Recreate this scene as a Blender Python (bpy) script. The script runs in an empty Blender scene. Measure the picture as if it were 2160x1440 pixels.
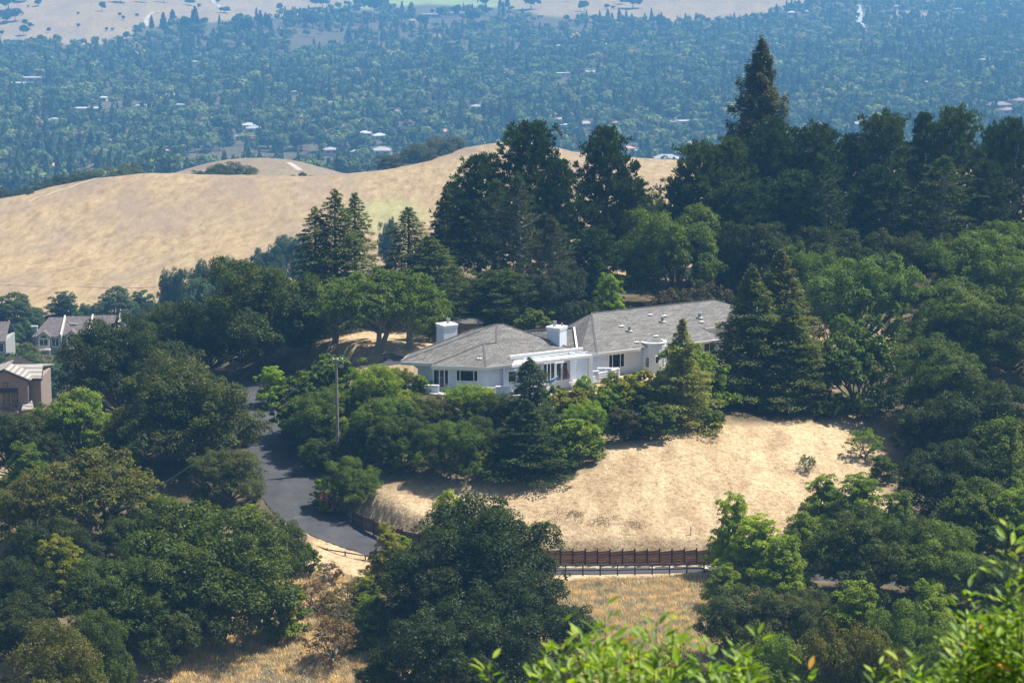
import bpy, math, random
import numpy as np
from mathutils import Vector, Matrix

# ------------------------------------------------------------------ camera, world, sun, exposure
SC = bpy.context.scene
COL = SC.collection
CZ = 210.0                      # camera height above the datum; valley floor lies at about z = 10
PITCH = math.radians(11.0)
FPX = 5100.0                    # focal length in photograph pixels (85 mm)
cam_d = bpy.data.cameras.new("camera")
cam_d.lens = 85.0; cam_d.sensor_width = 36.0; cam_d.sensor_fit = 'HORIZONTAL'
cam_d.clip_start = 0.5; cam_d.clip_end = 20000.0
cam_d.dof.use_dof = True; cam_d.dof.focus_distance = 275.0; cam_d.dof.aperture_fstop = 7.5
cam = bpy.data.objects.new("camera", cam_d); COL.objects.link(cam)
cam.location = (0, 0, CZ); cam.rotation_euler = (math.radians(90) - PITCH, 0, 0)
SC.camera = cam

SUN_AZ = math.radians(71.0)     # clockwise from +Y (the view direction) towards +X
SUN_EL = math.radians(60.0)
world = bpy.data.worlds.new("World"); SC.world = world; world.use_nodes = True
wn = world.node_tree.nodes; wl = world.node_tree.links
sky = wn.new('ShaderNodeTexSky'); sky.sky_type = 'NISHITA'; sky.sun_disc = False
sky.sun_elevation = SUN_EL; sky.sun_rotation = SUN_AZ
sky.air_density = 1.2; sky.dust_density = 1.5
wl.new(sky.outputs[0], wn['Background'].inputs[0]); wn['Background'].inputs[1].default_value = 0.08
sun_d = bpy.data.lights.new("sun", 'SUN'); sun_d.energy = 5.0; sun_d.angle = math.radians(0.53)
sun_d.color = (1.0, 0.95, 0.87)
sun = bpy.data.objects.new("sun", sun_d); COL.objects.link(sun)
sdir = Vector((math.sin(SUN_AZ) * math.cos(SUN_EL), math.cos(SUN_AZ) * math.cos(SUN_EL), math.sin(SUN_EL)))
sun.rotation_euler = sdir.to_track_quat('Z', 'Y').to_euler(); sun.location = (60, 200, 330)
SC.view_settings.view_transform = 'Standard'; SC.view_settings.look = 'None'
SC.view_settings.exposure = 0.92; SC.view_settings.gamma = 1.0
SC.render.engine = 'CYCLES'
SC.cycles.max_bounces = 5; SC.cycles.diffuse_bounces = 3; SC.cycles.glossy_bounces = 2
SC.cycles.transmission_bounces = 3; SC.cycles.transparent_max_bounces = 6; SC.cycles.volume_bounces = 0
SC.cycles.use_denoising = True
SC.cycles.sample_clamp_indirect = 4.0

# ------------------------------------------------------------------ small helpers
def slopes(px, py):
    """slopes (x/Y, z/Y) of the sight line of a photograph pixel"""
    a = (px - 1080.0) / FPX; v = (720.0 - py) / FPX
    yy = math.cos(PITCH) + v * math.sin(PITCH); zz = -math.sin(PITCH) + v * math.cos(PITCH)
    return a / yy, zz / yy
def P(px, py, Y):
    sx, sz = slopes(px, py); return Vector((sx * Y, Y, CZ + sz * Y))
def G(px, py, zr):
    """point of a sight line at height zr below the camera (zr negative)"""
    sx, sz = slopes(px, py); Y = zr / sz; return Vector((sx * Y, Y, CZ + zr))
def to_px(x, y, z):
    c, s = math.cos(PITCH), math.sin(PITCH); zz = z - CZ
    d = y * c - zz * s; u = y * s + zz * c
    return 1080 + FPX * x / d, 720 - FPX * u / d

def new_mat(name):
    m = bpy.data.materials.new(name); m.use_nodes = True
    nt = m.node_tree; nt.nodes.clear(); out = nt.nodes.new('ShaderNodeOutputMaterial')
    return m, nt, out
def N(nt, t, **kw):
    n = nt.nodes.new(t)
    for k, v in kw.items():
        if hasattr(n, k) and k not in ('Scale',): setattr(n, k, v)
    return n
def noise(nt, scale, detail=4, rough=0.6, vec=None, dist=0.0):
    n = nt.nodes.new('ShaderNodeTexNoise'); n.inputs['Scale'].default_value = scale
    n.inputs['Detail'].default_value = detail; n.inputs['Roughness'].default_value = rough
    n.inputs['Distortion'].default_value = dist
    if vec is not None: nt.links.new(vec, n.inputs['Vector'])
    return n
def ramp(nt, src, stops):
    r = nt.nodes.new('ShaderNodeValToRGB'); e = r.color_ramp.elements
    while len(e) < len(stops): e.new(0.5)
    for k, (p, c) in enumerate(stops):
        e[k].position = p; e[k].color = (c[0], c[1], c[2], 1) if isinstance(c, (tuple, list)) else (c, c, c, 1)
    nt.links.new(src, r.inputs[0]); return r
def mixc(nt, fac, a, b, mode='MIX'):
    m = nt.nodes.new('ShaderNodeMix'); m.data_type = 'RGBA'; m.blend_type = mode
    for s, v in ((m.inputs[0], fac), (m.inputs[6], a), (m.inputs[7], b)):
        if hasattr(v, 'links') or hasattr(v, 'is_linked'): nt.links.new(v, s)
        else: s.default_value = v if isinstance(v, (int, float)) else (v[0], v[1], v[2], 1)
    return m.outputs[2]
def plain_mat(name, col, rough=0.8, var=0.12, scale=3.0, metallic=0.0, spec=0.3, bump=0.0):
    m, nt, out = new_mat(name)
    b = nt.nodes.new('ShaderNodeBsdfPrincipled'); b.inputs['Roughness'].default_value = rough
    b.inputs['Metallic'].default_value = metallic; b.inputs['Specular IOR Level'].default_value = spec
    tc = nt.nodes.new('ShaderNodeNewGeometry')
    n = noise(nt, scale, 6, 0.65, tc.outputs['Position'])
    lo = tuple(c * (1 - var) for c in col); hi = tuple(min(1, c * (1 + var)) for c in col)
    r = ramp(nt, n.outputs[0], [(0.3, lo), (0.7, hi)])
    nt.links.new(r.outputs[0], b.inputs['Base Color'])
    if bump:
        bp = nt.nodes.new('ShaderNodeBump'); bp.inputs['Strength'].default_value = bump; bp.inputs['Distance'].default_value = 0.05
        nt.links.new(n.outputs[0], bp.inputs['Height']); nt.links.new(bp.outputs[0], b.inputs['Normal'])
    nt.links.new(b.outputs[0], out.inputs[0]); return m

def tag(o, label=None, cat=None, group=None, kind=None):
    if label: o['label'] = label
    if cat: o['category'] = cat
    if group: o['group'] = group
    if kind: o['kind'] = kind
    return o
def empty(name, loc=(0, 0, 0), rz=0.0):
    o = bpy.data.objects.new(name, None); COL.objects.link(o); o.location = loc; o.rotation_euler = (0, 0, rz)
    o.empty_display_size = 0.5; return o

def np_mesh(name, V, F, mat=None, k=4):
    """mesh from float array V (n,3) and index array F (m,k)"""
    me = bpy.data.meshes.new(name); V = np.asarray(V, np.float32); F = np.asarray(F, np.int32)
    me.vertices.add(len(V)); me.vertices.foreach_set('co', V.ravel())
    me.loops.add(F.size); me.loops.foreach_set('vertex_index', F.ravel())
    me.polygons.add(len(F)); me.polygons.foreach_set('loop_start', np.arange(0, F.size, k, dtype=np.int32))
    me.polygons.foreach_set('loop_total', np.full(len(F), k, np.int32))
    me.update(calc_edges=True)
    for m in (mat if isinstance(mat, (list, tuple)) else [mat]):
        if m: me.materials.append(m)
    return me
def link(name, me, parent=None, color=None):
    o = bpy.data.objects.new(name, me); COL.objects.link(o)
    if parent is not None: o.parent = parent
    if color: o.color = (*color, 1)
    return o

class MB:
    """collects boxes, prisms and tubes into one mesh"""
    def __init__(s): s.v = []; s.f = []; s.m = []; s.cur = 0
    def poly(s, pts, faces):
        b = len(s.v); s.v += [tuple(p) for p in pts]; s.f += [tuple(b + i for i in f) for f in faces]; s.m += [s.cur] * len(faces)
    def box(s, c, size, rz=0.0):
        x, y, z = (d / 2 for d in size); cr, sr = math.cos(rz), math.sin(rz); pts = []
        for dz in (-z, z):
            for dx, dy in ((-x, -y), (x, -y), (x, y), (-x, y)):
                pts.append((c[0] + dx * cr - dy * sr, c[1] + dx * sr + dy * cr, c[2] + dz))
        s.poly(pts, [(3, 2, 1, 0), (4, 5, 6, 7), (0, 1, 5, 4), (1, 2, 6, 5), (2, 3, 7, 6), (3, 0, 4, 7)])
    def beam(s, a, b, w, h, zoff=0.0):
        """box from a to b, width w (horizontal), height h, top at a.z+zoff"""
        a = Vector(a); b = Vector(b); d = (b - a); n = Vector((-d.y, d.x, 0)).normalized() * w / 2
        pts = []
        for p in (a, b):
            for sgn in (-1, 1):
                for dz in (-h, 0): pts.append(p + n * sgn + Vector((0, 0, dz + zoff)))
        s.poly(pts, [(0, 1, 3, 2), (4, 6, 7, 5), (0, 4, 5, 1), (2, 3, 7, 6), (1, 5, 7, 3), (0, 2, 6, 4)])
    def prism(s, ring, z0, z1):
        n = len(ring); pts = [(p[0], p[1], z0) for p in ring] + [(p[0], p[1], z1) for p in ring]
        s.poly(pts, [tuple(range(n - 1, -1, -1)), tuple(range(n, 2 * n))] + [(i, (i + 1) % n, n + (i + 1) % n, n + i) for i in range(n)])
    def tube(s, pts, rad, sides=6, cap=True):
        pts = [Vector(p) for p in pts]; n = len(pts); vs = []
        rad = rad if isinstance(rad, (list, tuple)) else [rad] * n
        for i, p in enumerate(pts):
            d = (pts[min(i + 1, n - 1)] - pts[max(i - 1, 0)]).normalized()
            u = d.cross(Vector((0.31, 0.2, 0.93))).normalized() if abs(d.z) < 0.9 else d.cross(Vector((1, 0.1, 0))).normalized()
            w = d.cross(u)
            for k in range(sides):
                a = 2 * math.pi * k / sides; vs.append(p + (u * math.cos(a) + w * math.sin(a)) * rad[i])
        fs = []
        for i in range(n - 1):
            for k in range(sides):
                k2 = (k + 1) % sides; fs.append((i * sides + k, i * sides + k2, (i + 1) * sides + k2, (i + 1) * sides + k))
        if cap: fs += [tuple(range(sides - 1, -1, -1)), tuple((n - 1) * sides + k for k in range(sides))]
        s.poly(vs, fs)
    def mesh(s, name, mats):
        me = bpy.data.meshes.new(name); me.from_pydata(s.v, [], s.f); me.update()
        for m in (mats if isinstance(mats, (list, tuple)) else [mats]): me.materials.append(m)
        if any(s.m): me.polygons.foreach_set('material_index', s.m)
        return me
    def build(s, name, mats, parent=None): return link(name, s.mesh(name, mats), parent)

# ------------------------------------------------------------------ road centre line (pixel, depth, width)
ROAD = [(2300, 1238, 223, 4.6), (1900, 1226, 229, 4.6), (1700, 1214, 231, 4.4), (1500, 1201, 232.4, 2.3), (1350, 1202, 232.5, 2.2),
        (1180, 1204, 232.4, 2.4), (1000, 1200, 233, 4.2), (860, 1172, 236, 5.2), (740, 1130, 240.5, 6.2), (662, 1088, 245, 7.0),
        (622, 1040, 250, 7.2), (598, 990, 256, 6.2), (574, 945, 264, 5.4), (550, 900, 272, 5.0), (546, 855, 281, 4.6),
        (545, 826, 288, 4.6), (575, 803, 293, 4.6), (635, 788, 295, 4.6), (715, 779, 291, 4.6), (800, 764, 286.5, 5.0), (852, 752, 288, 6.0)]
def catmull(pts, n):
    out = []
    for i in range(len(pts) - 1):
        p0, p1, p2, p3 = (np.array(pts[max(i - 1, 0)]), np.array(pts[i]), np.array(pts[i + 1]), np.array(pts[min(i + 2, len(pts) - 1)]))
        for k in range(n):
            t = k / n
            out.append(0.5 * ((2 * p1) + (-p0 + p2) * t + (2 * p0 - 5 * p1 + 4 * p2 - p3) * t * t + (-p0 + 3 * p1 - 3 * p2 + p3) * t ** 3))
    out.append(np.array(pts[-1])); return np.array(out)
road_pts = catmull([tuple(P(a, b, c)) + (w,) for a, b, c, w in ROAD], 8)      # x y z width

# ------------------------------------------------------------------ terrain height field
CP = []                          # control points (x, y, z)
def cp(*rows):
    for r in rows: CP.append(tuple(P(*r)))
def cw(*rows):
    for x, y, z in rows: CP.append((x, y, CZ + z))
PAD = -58.15
cw((-17, 286, PAD), (-8, 272, PAD - .1), (0, 270.5, PAD - .1), (10, 275, PAD - .1), (25, 290, PAD - .1), (38, 300, PAD), (15, 298, PAD), (0, 292, PAD), (-14, 300, PAD),
   (30, 312, PAD), (-22, 296, PAD), (-5, 310, PAD), (10, 330, PAD + 1), (45, 330, PAD + 2), (60, 300, PAD + 1), (75, 340, PAD + 2.5), (30, 350, PAD + .5),
   (0, 262, -60.2), (-14, 268, -60.0), (14, 265, -60.4), (-24, 276, -61.0))
cp((1440, 915, 258), (1640, 903, 264), (1880, 885, 270), (1010, 1015, 248), (1140, 1000, 249.5), (800, 1052, 244), (1275, 950, 254), (1200, 1080, 240.5), (1450, 1080, 240.5),
   (1700, 1010, 252), (1900, 1000, 255), (1690, 1090, 241), (1000, 1100, 240), (880, 1090, 241), (1960, 700, 300), (2000, 860, 275), (2150, 700, 298), (2150, 900, 268), (2150, 500, 330),
   (2150, 1100, 240), (1300, 1150, 234.5), (1450, 1150, 234.5), (1100, 1160, 235), (1900, 1130, 238),
   (1350, 1222, 229), (1350, 1280, 221), (1300, 1330, 216), (1480, 1240, 226), (1200, 1400, 208), (700, 1200, 230), (640, 1170, 234), (760, 1185, 233),
   (700, 1290, 222), (640, 1330, 217), (600, 1400, 209), (450, 1400, 208), (300, 1430, 203), (750, 1400, 208), (1000, 1420, 206), (1600, 1360, 209), (1900, 1330, 214), (2150, 1300, 216),
   (560, 1130, 240), (450, 1180, 232), (250, 1250, 222), (80, 1300, 214), (40, 1180, 232), (250, 1080, 245), (40, 1000, 262), (430, 1030, 252), (300, 940, 268), (100, 930, 275),
   (660, 990, 258), (700, 940, 262), (760, 900, 266), (850, 930, 260), (700, 860, 273), (640, 880, 270), (480, 860, 285), (480, 800, 300), (350, 830, 300), (40, 893, 310), (200, 900, 296),
   (770, 725, 296), (830, 715, 299), (860, 722, 296))
# beyond the knoll: the dip, the golden hill, the brown hill, the valley and the far slopes
cw((-70, 345, -77), (-50, 352, -74), (-62, 385, -87), (-30, 345, -60), (0, 360, -59), (-100, 380, -80), (-40, 400, -76), (20, 410, -70), (80, 400, -64), (-130, 320, -76), (-90, 440, -92), (0, 470, -92), (90, 470, -84), (160, 400, -62), (150, 340, -58),
   (110, 300, -57), (110, 250, -60), (-80, 290, -68), (-110, 250, -74), (-60, 190, -75), (0, 185, -75), (60, 190, -74), (110, 200, -68), (-120, 190, -78), (60, 520, -98), (140, 520, -92))
cp((150, 752, 480), (30, 745, 478), (10, 660, 560), (250, 655, 565), (420, 640, 570), (600, 570, 610), (0, 600, 610), (300, 560, 640), (700, 500, 680), (0, 500, 690), (300, 470, 710), (600, 440, 730),
   (0, 433, 735), (80, 404, 765), (160, 386, 785), (300, 379, 800), (500, 377, 805), (700, 374, 815), (800, 363, 830), (900, 337, 845), (990, 312, 855), (1080, 299, 862), (1160, 309, 865), (1240, 327, 860), (1330, 346, 850), (1430, 349, 855),
   (1560, 345, 870), (1800, 350, 880), (2150, 350, 900), (850, 440, 740), (1000, 400, 760), (1150, 400, 760), (1400, 420, 740), (1700, 450, 720), (2100, 450, 720), (1000, 520, 670), (1400, 520, 660), (1900, 520, 660))
cw((-170, 860, -140), (-110, 900, -150), (-60, 940, -140), (60, 960, -120), (200, 960, -118), (-200, 1060, -166), (0, 1080, -160), (200, 1080, -150))
cp((350, 366, 1200), (420, 350, 1260), (500, 333, 1310), (560, 337, 1320), (640, 345, 1310), (720, 365, 1280), (480, 375, 1200), (620, 372, 1210))
cw((-300, 1200, -172), (-235, 1270, -182), (-320, 1320, -186), (-400, 1100, -165), (-260, 1500, -190), (-160, 1480, -188), (-55, 1330, -180), (60, 1350, -180), (250, 1300, -178), (-420, 1250, -178), (420, 1250, -170), (0, 1700, -198), (-500, 1900, -200), (500, 1900, -200), (0, 2200, -201), (-600, 2500, -201), (600, 2500, -201), (0, 2600, -201),
   (350, 1650, -197), (-400, 1650, -197), (1500, 2500, -190), (-1500, 2500, -190), (900, 1400, -170), (-900, 1400, -170), (300, 700, -90), (-300, 600, -105), (-300, 800, -125), (350, 500, -75), (-260, 400, -95), (250, 250, -60), (-250, 220, -85))
cp((0, 96, 2830), (100, 96, 2830), (250, 92, 2860), (100, 60, 2950), (100, 30, 3060), (100, 0, 3190), (300, 50, 3000), (350, 0, 3350), (520, 30, 3420), (550, 0, 3700), (700, 80, 2990), (700, 40, 3350),
   (900, 60, 3150), (1000, 10, 3700), (1100, 50, 3250), (1200, 30, 3300), (1400, 25, 3320), (1600, 25, 3360), (1300, 0, 3470), (1600, 0, 3500), (1830, 60, 3150), (1830, 10, 3650), (2100, 60, 3150), (2100, 10, 3650))
cw((-1500, 5200, -80), (-500, 5200, -70), (500, 5200, -60), (1500, 5200, -80), (0, 7500, -30), (-3000, 7500, -30), (3000, 7500, -30), (2500, 4000, -150), (-2500, 4000, -150),
   (0, -40, 0.5), (-30, -40, -1), (30, -40, 0), (0, 0, -1.8), (-12, 0, -2.2), (12, 0, -1.9), (0, 12, -5.2), (-10, 12, -6), (10, 12, -5.0), (0, 40, -24), (40, 40, -24), (-40, 40, -26), (0, 90, -50), (50, 90, -48), (-60, 90, -54), (0, 140, -67), (70, 140, -64), (-80, 140, -70))
CPa = np.array(CP)
def uw(x, y): yy = y + 60.0; return x / yy * 1.0, np.log(yy)
def rbf_fit():
    u, w = uw(CPa[:, 0], CPa[:, 1]); n = len(u)
    r2 = (u[:, None] - u[None]) ** 2 + (w[:, None] - w[None]) ** 2
    K = 0.5 * r2 * np.log(r2 + 1e-12) + np.eye(n) * 2e-5
    A = np.zeros((n + 3, n + 3)); A[:n, :n] = K; A[:n, n] = 1; A[:n, n + 1] = u; A[:n, n + 2] = w; A[n:, :n] = A[:n, n:].T
    return u, w, np.linalg.solve(A, np.concatenate([CPa[:, 2], [0, 0, 0]]))
_u, _w, _c = rbf_fit()
rs = np.random.RandomState(5)
WV = [(L, rs.uniform(0, 6.28), rs.uniform(0, 6.28), a) for L, a in ((7, .05), (11, .08), (17, .12), (26, .2), (9, .06), (37, .25), (60, .35), (95, .6), (150, 1.0), (230, 1.6)) for _ in range(2)]
def H(x, y, rough=True):
    """ground height (world z)"""
    x = np.atleast_1d(np.asarray(x, float)); y = np.atleast_1d(np.asarray(y, float)); out = np.empty(len(x))
    for s in range(0, len(x), 20000):
        xs, ys = x[s:s + 20000], y[s:s + 20000]; u, w = uw(xs, ys)
        r2 = (u[:, None] - _u[None]) ** 2 + (w[:, None] - _w[None]) ** 2
        z = (0.5 * r2 * np.log(r2 + 1e-12)) @ _c[:-3] + _c[-3] + _c[-2] * u + _c[-1] * w
        if rough:
            for L, ph, an, a in WV:
                amp = a * np.clip((ys - L * 7) / (L * 9), 0, 1)
                z = z + amp * np.sin((xs * math.cos(an) + ys * math.sin(an)) / L * 6.28 + ph + 0.8 * np.sin((xs * math.sin(an) - ys * math.cos(an)) / L * 3.1)) * 0.5
        # carve the road bench
        m = (ys > 215) & (ys < 305) & (np.abs(xs) < 70)
        if m.any():
            xm, ym = xs[m], ys[m]
            d2 = (xm[:, None] - road_pts[None, :, 0]) ** 2 + (ym[:, None] - road_pts[None, :, 1]) ** 2
            j = d2.argmin(1); d = np.sqrt(d2[np.arange(len(j)), j]); half = road_pts[j, 3] / 2
            t = np.clip((d - half - 0.35) / 1.7, 0, 1); t = t * t * (3 - 2 * t)
            z[m] = (road_pts[j, 2] - 0.06) * (1 - t) + z[m] * t
        # house pad
        cx, cy = (xs - 7) * .86 + (ys - 283) * .5, -(xs - 7) * .5 + (ys - 283) * .86
        d = np.maximum(np.abs(cx) - 27, np.abs(cy) - 7.5); t = np.clip((d + 1) / 5, 0, 1); t = t * t * (3 - 2 * t)
        z = (CZ + PAD - .1) * (1 - t) + z * t
        out[s:s + 20000] = z
    return out
def h1(x, y): return float(H(x, y)[0])

def build_ground():
    ys = [-39.0]
    while ys[-1] < 7400:
        y = ys[-1]
        st = 2.5 if y < 170 else (0.55 if y < 305 else (2.0 if y < 480 else (3.5 if y < 920 else (8 if y < 1700 else (14 if y < 4000 else 90)))))
        ys.append(y + st)
    ys = np.array(ys); nx = 331
    t = np.linspace(-1, 1, nx); t = np.sign(t) * (0.72 * np.abs(t) + 0.28 * np.abs(t) ** 6)
    X = np.outer(60 + 0.42 * (ys + 40), t); Y = np.repeat(ys[:, None], nx, 1)
    Z = H(X.ravel(), Y.ravel())
    V = np.stack([X.ravel(), Y.ravel(), Z], 1); ny = len(ys)
    i = np.arange(ny - 1)[:, None] * nx + np.arange(nx - 1)[None]
    F = np.stack([i, i + 1, i + nx + 1, i + nx], -1).reshape(-1, 4)
    me = np_mesh('ground', V, F, None)
    me.polygons.foreach_set('use_smooth', np.ones(len(F), bool))
    # land cover: r = tall golden grass, g = green turf, b = leaf litter / bare soil under trees
    x, y, z = V.T; c, s = math.cos(PITCH), math.sin(PITCH); zz = z - CZ
    d = np.maximum(y * c - zz * s, 1); px = 1080 + FPX * x / d; py = 720 - FPX * (y * s + zz * c) / d
    col = np.zeros((len(V), 4), np.float32); col[:, 3] = 1
    def blob(cx, cy, rx, ry, ylo=0, yhi=1e9, p=1.0):
        q = ((px - cx) / rx) ** 2 + ((py - cy) / ry) ** 2
        return np.clip(1.6 - q * 1.1, 0, 1) ** p * ((y > ylo) & (y < yhi))
    col[:, 0] = np.clip((y - 330) / 60, 0, 1) + blob(1350, 1290, 260, 60, 190, 232) * .5 + blob(620, 1400, 300, 110, 190, 232)
    g = blob(820, 455, 75, 38, 600, 860) * .42
    for a, b, rx, ry in ((330, 70, 45, 11), (510, 60, 110, 14), (665, 94, 80, 20), (930, 14, 150, 18), (940, 50, 130, 16), (1010, 92, 110, 16), (820, 80, 80, 22), (1155, 55, 25, 18), (1220, 65, 18, 11), (880, 10, 150, 16), (1090, 100, 40, 10), (1720, 45, 120, 6)):
        g = np.maximum(g, blob(a, b, rx, ry, 2000))
    col[:, 1] = np.clip(g, 0, 1)
    lit = np.clip((y - 1430) / 60, 0, 1) * (y < 5000)
    top = np.interp(px, [0, 250, 300, 420, 560, 700, 900, 1080, 1150, 1300, 1600, 1650, 1760, 2160], [97, 95, 62, 50, 40, 30, 10, 20, 35, 50, 42, 20, 0, -10])
    lit *= np.clip((py - top + 4) / 6, 0, 1) * (1 - blob(1900, 32, 90, 9, 2000))
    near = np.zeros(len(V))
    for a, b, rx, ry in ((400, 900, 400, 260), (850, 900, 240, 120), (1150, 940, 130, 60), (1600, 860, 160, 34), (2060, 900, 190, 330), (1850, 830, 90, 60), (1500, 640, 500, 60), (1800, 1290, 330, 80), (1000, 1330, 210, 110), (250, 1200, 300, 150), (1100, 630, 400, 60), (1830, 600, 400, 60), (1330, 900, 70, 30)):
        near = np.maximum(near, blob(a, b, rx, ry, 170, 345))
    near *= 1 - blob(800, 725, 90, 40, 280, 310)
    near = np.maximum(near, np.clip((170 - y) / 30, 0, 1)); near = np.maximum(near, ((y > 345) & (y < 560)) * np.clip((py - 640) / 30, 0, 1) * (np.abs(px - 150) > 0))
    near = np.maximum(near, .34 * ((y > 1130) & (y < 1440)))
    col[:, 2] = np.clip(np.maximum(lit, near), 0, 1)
    at = me.color_attributes.new('cover', 'FLOAT_COLOR', 'POINT'); at.data.foreach_set('color', col.ravel())
    m, nt, out = new_mat('ground_cover')
    b = nt.nodes.new('ShaderNodeBsdfPrincipled'); b.inputs['Roughness'].default_value = 0.95; b.inputs['Specular IOR Level'].default_value = 0.1
    geo = nt.nodes.new('ShaderNodeNewGeometry'); vec = geo.outputs['Position']
    a = nt.nodes.new('ShaderNodeAttribute'); a.attribute_name = 'cover'
    sep = nt.nodes.new('ShaderNodeSeparateColor'); nt.links.new(a.outputs['Color'], sep.inputs[0])
    mp = nt.nodes.new('ShaderNodeMapping'); mp.inputs['Rotation'].default_value = (0, 0, 0.5); mp.inputs['Scale'].default_value = (1.0, 0.35, 1); nt.links.new(vec, mp.inputs[0])
    n1 = noise(nt, 0.045, 8, 0.62, vec, 0.4); n2 = noise(nt, 2.2, 5, 0.7, vec); n3 = noise(nt, 0.35, 6, 0.7, mp.outputs[0], 0.8); n4 = noise(nt, 0.011, 5, 0.6, vec, 0.6)
    straw = ramp(nt, n3.outputs[0], [(0.34, (.31, .222, .128)), (0.5, (.395, .298, .178)), (0.66, (.465, .365, .225))])
    fine = ramp(nt, n2.outputs[0], [(0.34, (.62, .57, .52)), (0.5, (1, 1, 1)), (0.68, (1.22, 1.19, 1.14))])
    straw_c = mixc(nt, 1.0, straw.outputs[0], fine.outputs[0], 'MULTIPLY')
    n6 = noise(nt, 0.22, 9, 0.72, vec, 1.2)
    worn = ramp(nt, n6.outputs[0], [(0.52, 0), (0.60, .7), (0.68, 1)])
    straw_c = mixc(nt, worn.outputs[0], straw_c, mixc(nt, 0.55, straw_c, (.25, .17, .10)))
    mp2 = nt.nodes.new('ShaderNodeMapping'); mp2.inputs['Rotation'].default_value = (0, 0, -0.9); mp2.inputs['Scale'].default_value = (0.5, 0.12, 1); nt.links.new(vec, mp2.inputs[0])
    n7 = noise(nt, 0.8, 10, 0.78, mp2.outputs[0], 0.25); n8 = noise(nt, 0.06, 8, 0.66, mp2.outputs[0], 0.5)
    gold = ramp(nt, n7.outputs[0], [(0.34, (.175, .120, .062)), (0.48, (.27, .195, .103)), (0.66, (.38, .29, .160))])
    mauve = ramp(nt, n8.outputs[0], [(0.46, 0), (0.60, 1)])
    gold_c = mixc(nt, mauve.outputs[0], gold.outputs[0], mixc(nt, 0.6, gold.outputs[0], (.20, .15, .115)))
    gold_c = mixc(nt, 0.6, gold_c, fine.outputs[0], 'MULTIPLY')
    c1 = mixc(nt, sep.outputs[0], straw_c, gold_c)
    turf = ramp(nt, n1.outputs[0], [(0.3, (.17, .25, .07)), (0.7, (.28, .34, .12))])
    mulm = nt.nodes.new('ShaderNodeMath'); mulm.operation = 'MULTIPLY'; nt.links.new(sep.outputs[1], mulm.inputs[0])
    tr = ramp(nt, n3.outputs[0], [(0.35, .5), (0.6, 1)]); nt.links.new(tr.outputs[0], mulm.inputs[1])
    c2 = mixc(nt, mulm.outputs[0], c1, turf.outputs[0])
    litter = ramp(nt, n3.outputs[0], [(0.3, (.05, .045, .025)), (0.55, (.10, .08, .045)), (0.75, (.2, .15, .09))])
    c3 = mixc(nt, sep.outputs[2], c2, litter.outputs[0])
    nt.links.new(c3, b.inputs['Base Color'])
    bp = nt.nodes.new('ShaderNodeBump'); bp.inputs['Strength'].default_value = 0.6; bp.inputs['Distance'].default_value = 0.25
    nt.links.new(n2.outputs[0], bp.inputs['Height']); nt.links.new(bp.outputs[0], b.inputs['Normal'])
    nt.links.new(b.outputs[0], out.inputs[0]); me.materials.append(m)
    o = link('ground', me); tag(o, kind='structure'); return o
build_ground()

def strip(name, pts, widths, zoff, mat, kind='structure'):
    V = []; n = len(pts)
    for i in range(n):
        d = (pts[min(i + 1, n - 1)] - pts[max(i - 1, 0)]); d = np.array([d[0], d[1]]) / (np.hypot(d[0], d[1]) + 1e-9)
        nn = np.array([-d[1], d[0]])
        for k in (-.5, -.25, 0, .25, .5):
            V.append((pts[i][0] + nn[0] * widths[i] * k, pts[i][1] + nn[1] * widths[i] * k, pts[i][2] + zoff))
    F = [(i * 5 + k, i * 5 + k + 1, (i + 1) * 5 + k + 1, (i + 1) * 5 + k) for i in range(n - 1) for k in range(4)]
    me = np_mesh(name, V, F, mat); o = link(name, me); tag(o, kind=kind); return o

asphalt = plain_mat('asphalt', (.048, .047, .050), 0.9, 0.32, 0.35, bump=0.3)
strip('road', [r[:3] for r in road_pts], [r[3] for r in road_pts], 0.0, asphalt)
def ground_strip(name, pix, width, zoff, mat, step=8):
    pts = catmull([tuple(P(*p)) for p in pix], step); pts[:, 2] = H(pts[:, 0], pts[:, 1]) + zoff
    return strip(name, [p for p in pts], [width] * len(pts), 0.0, mat)
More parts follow.
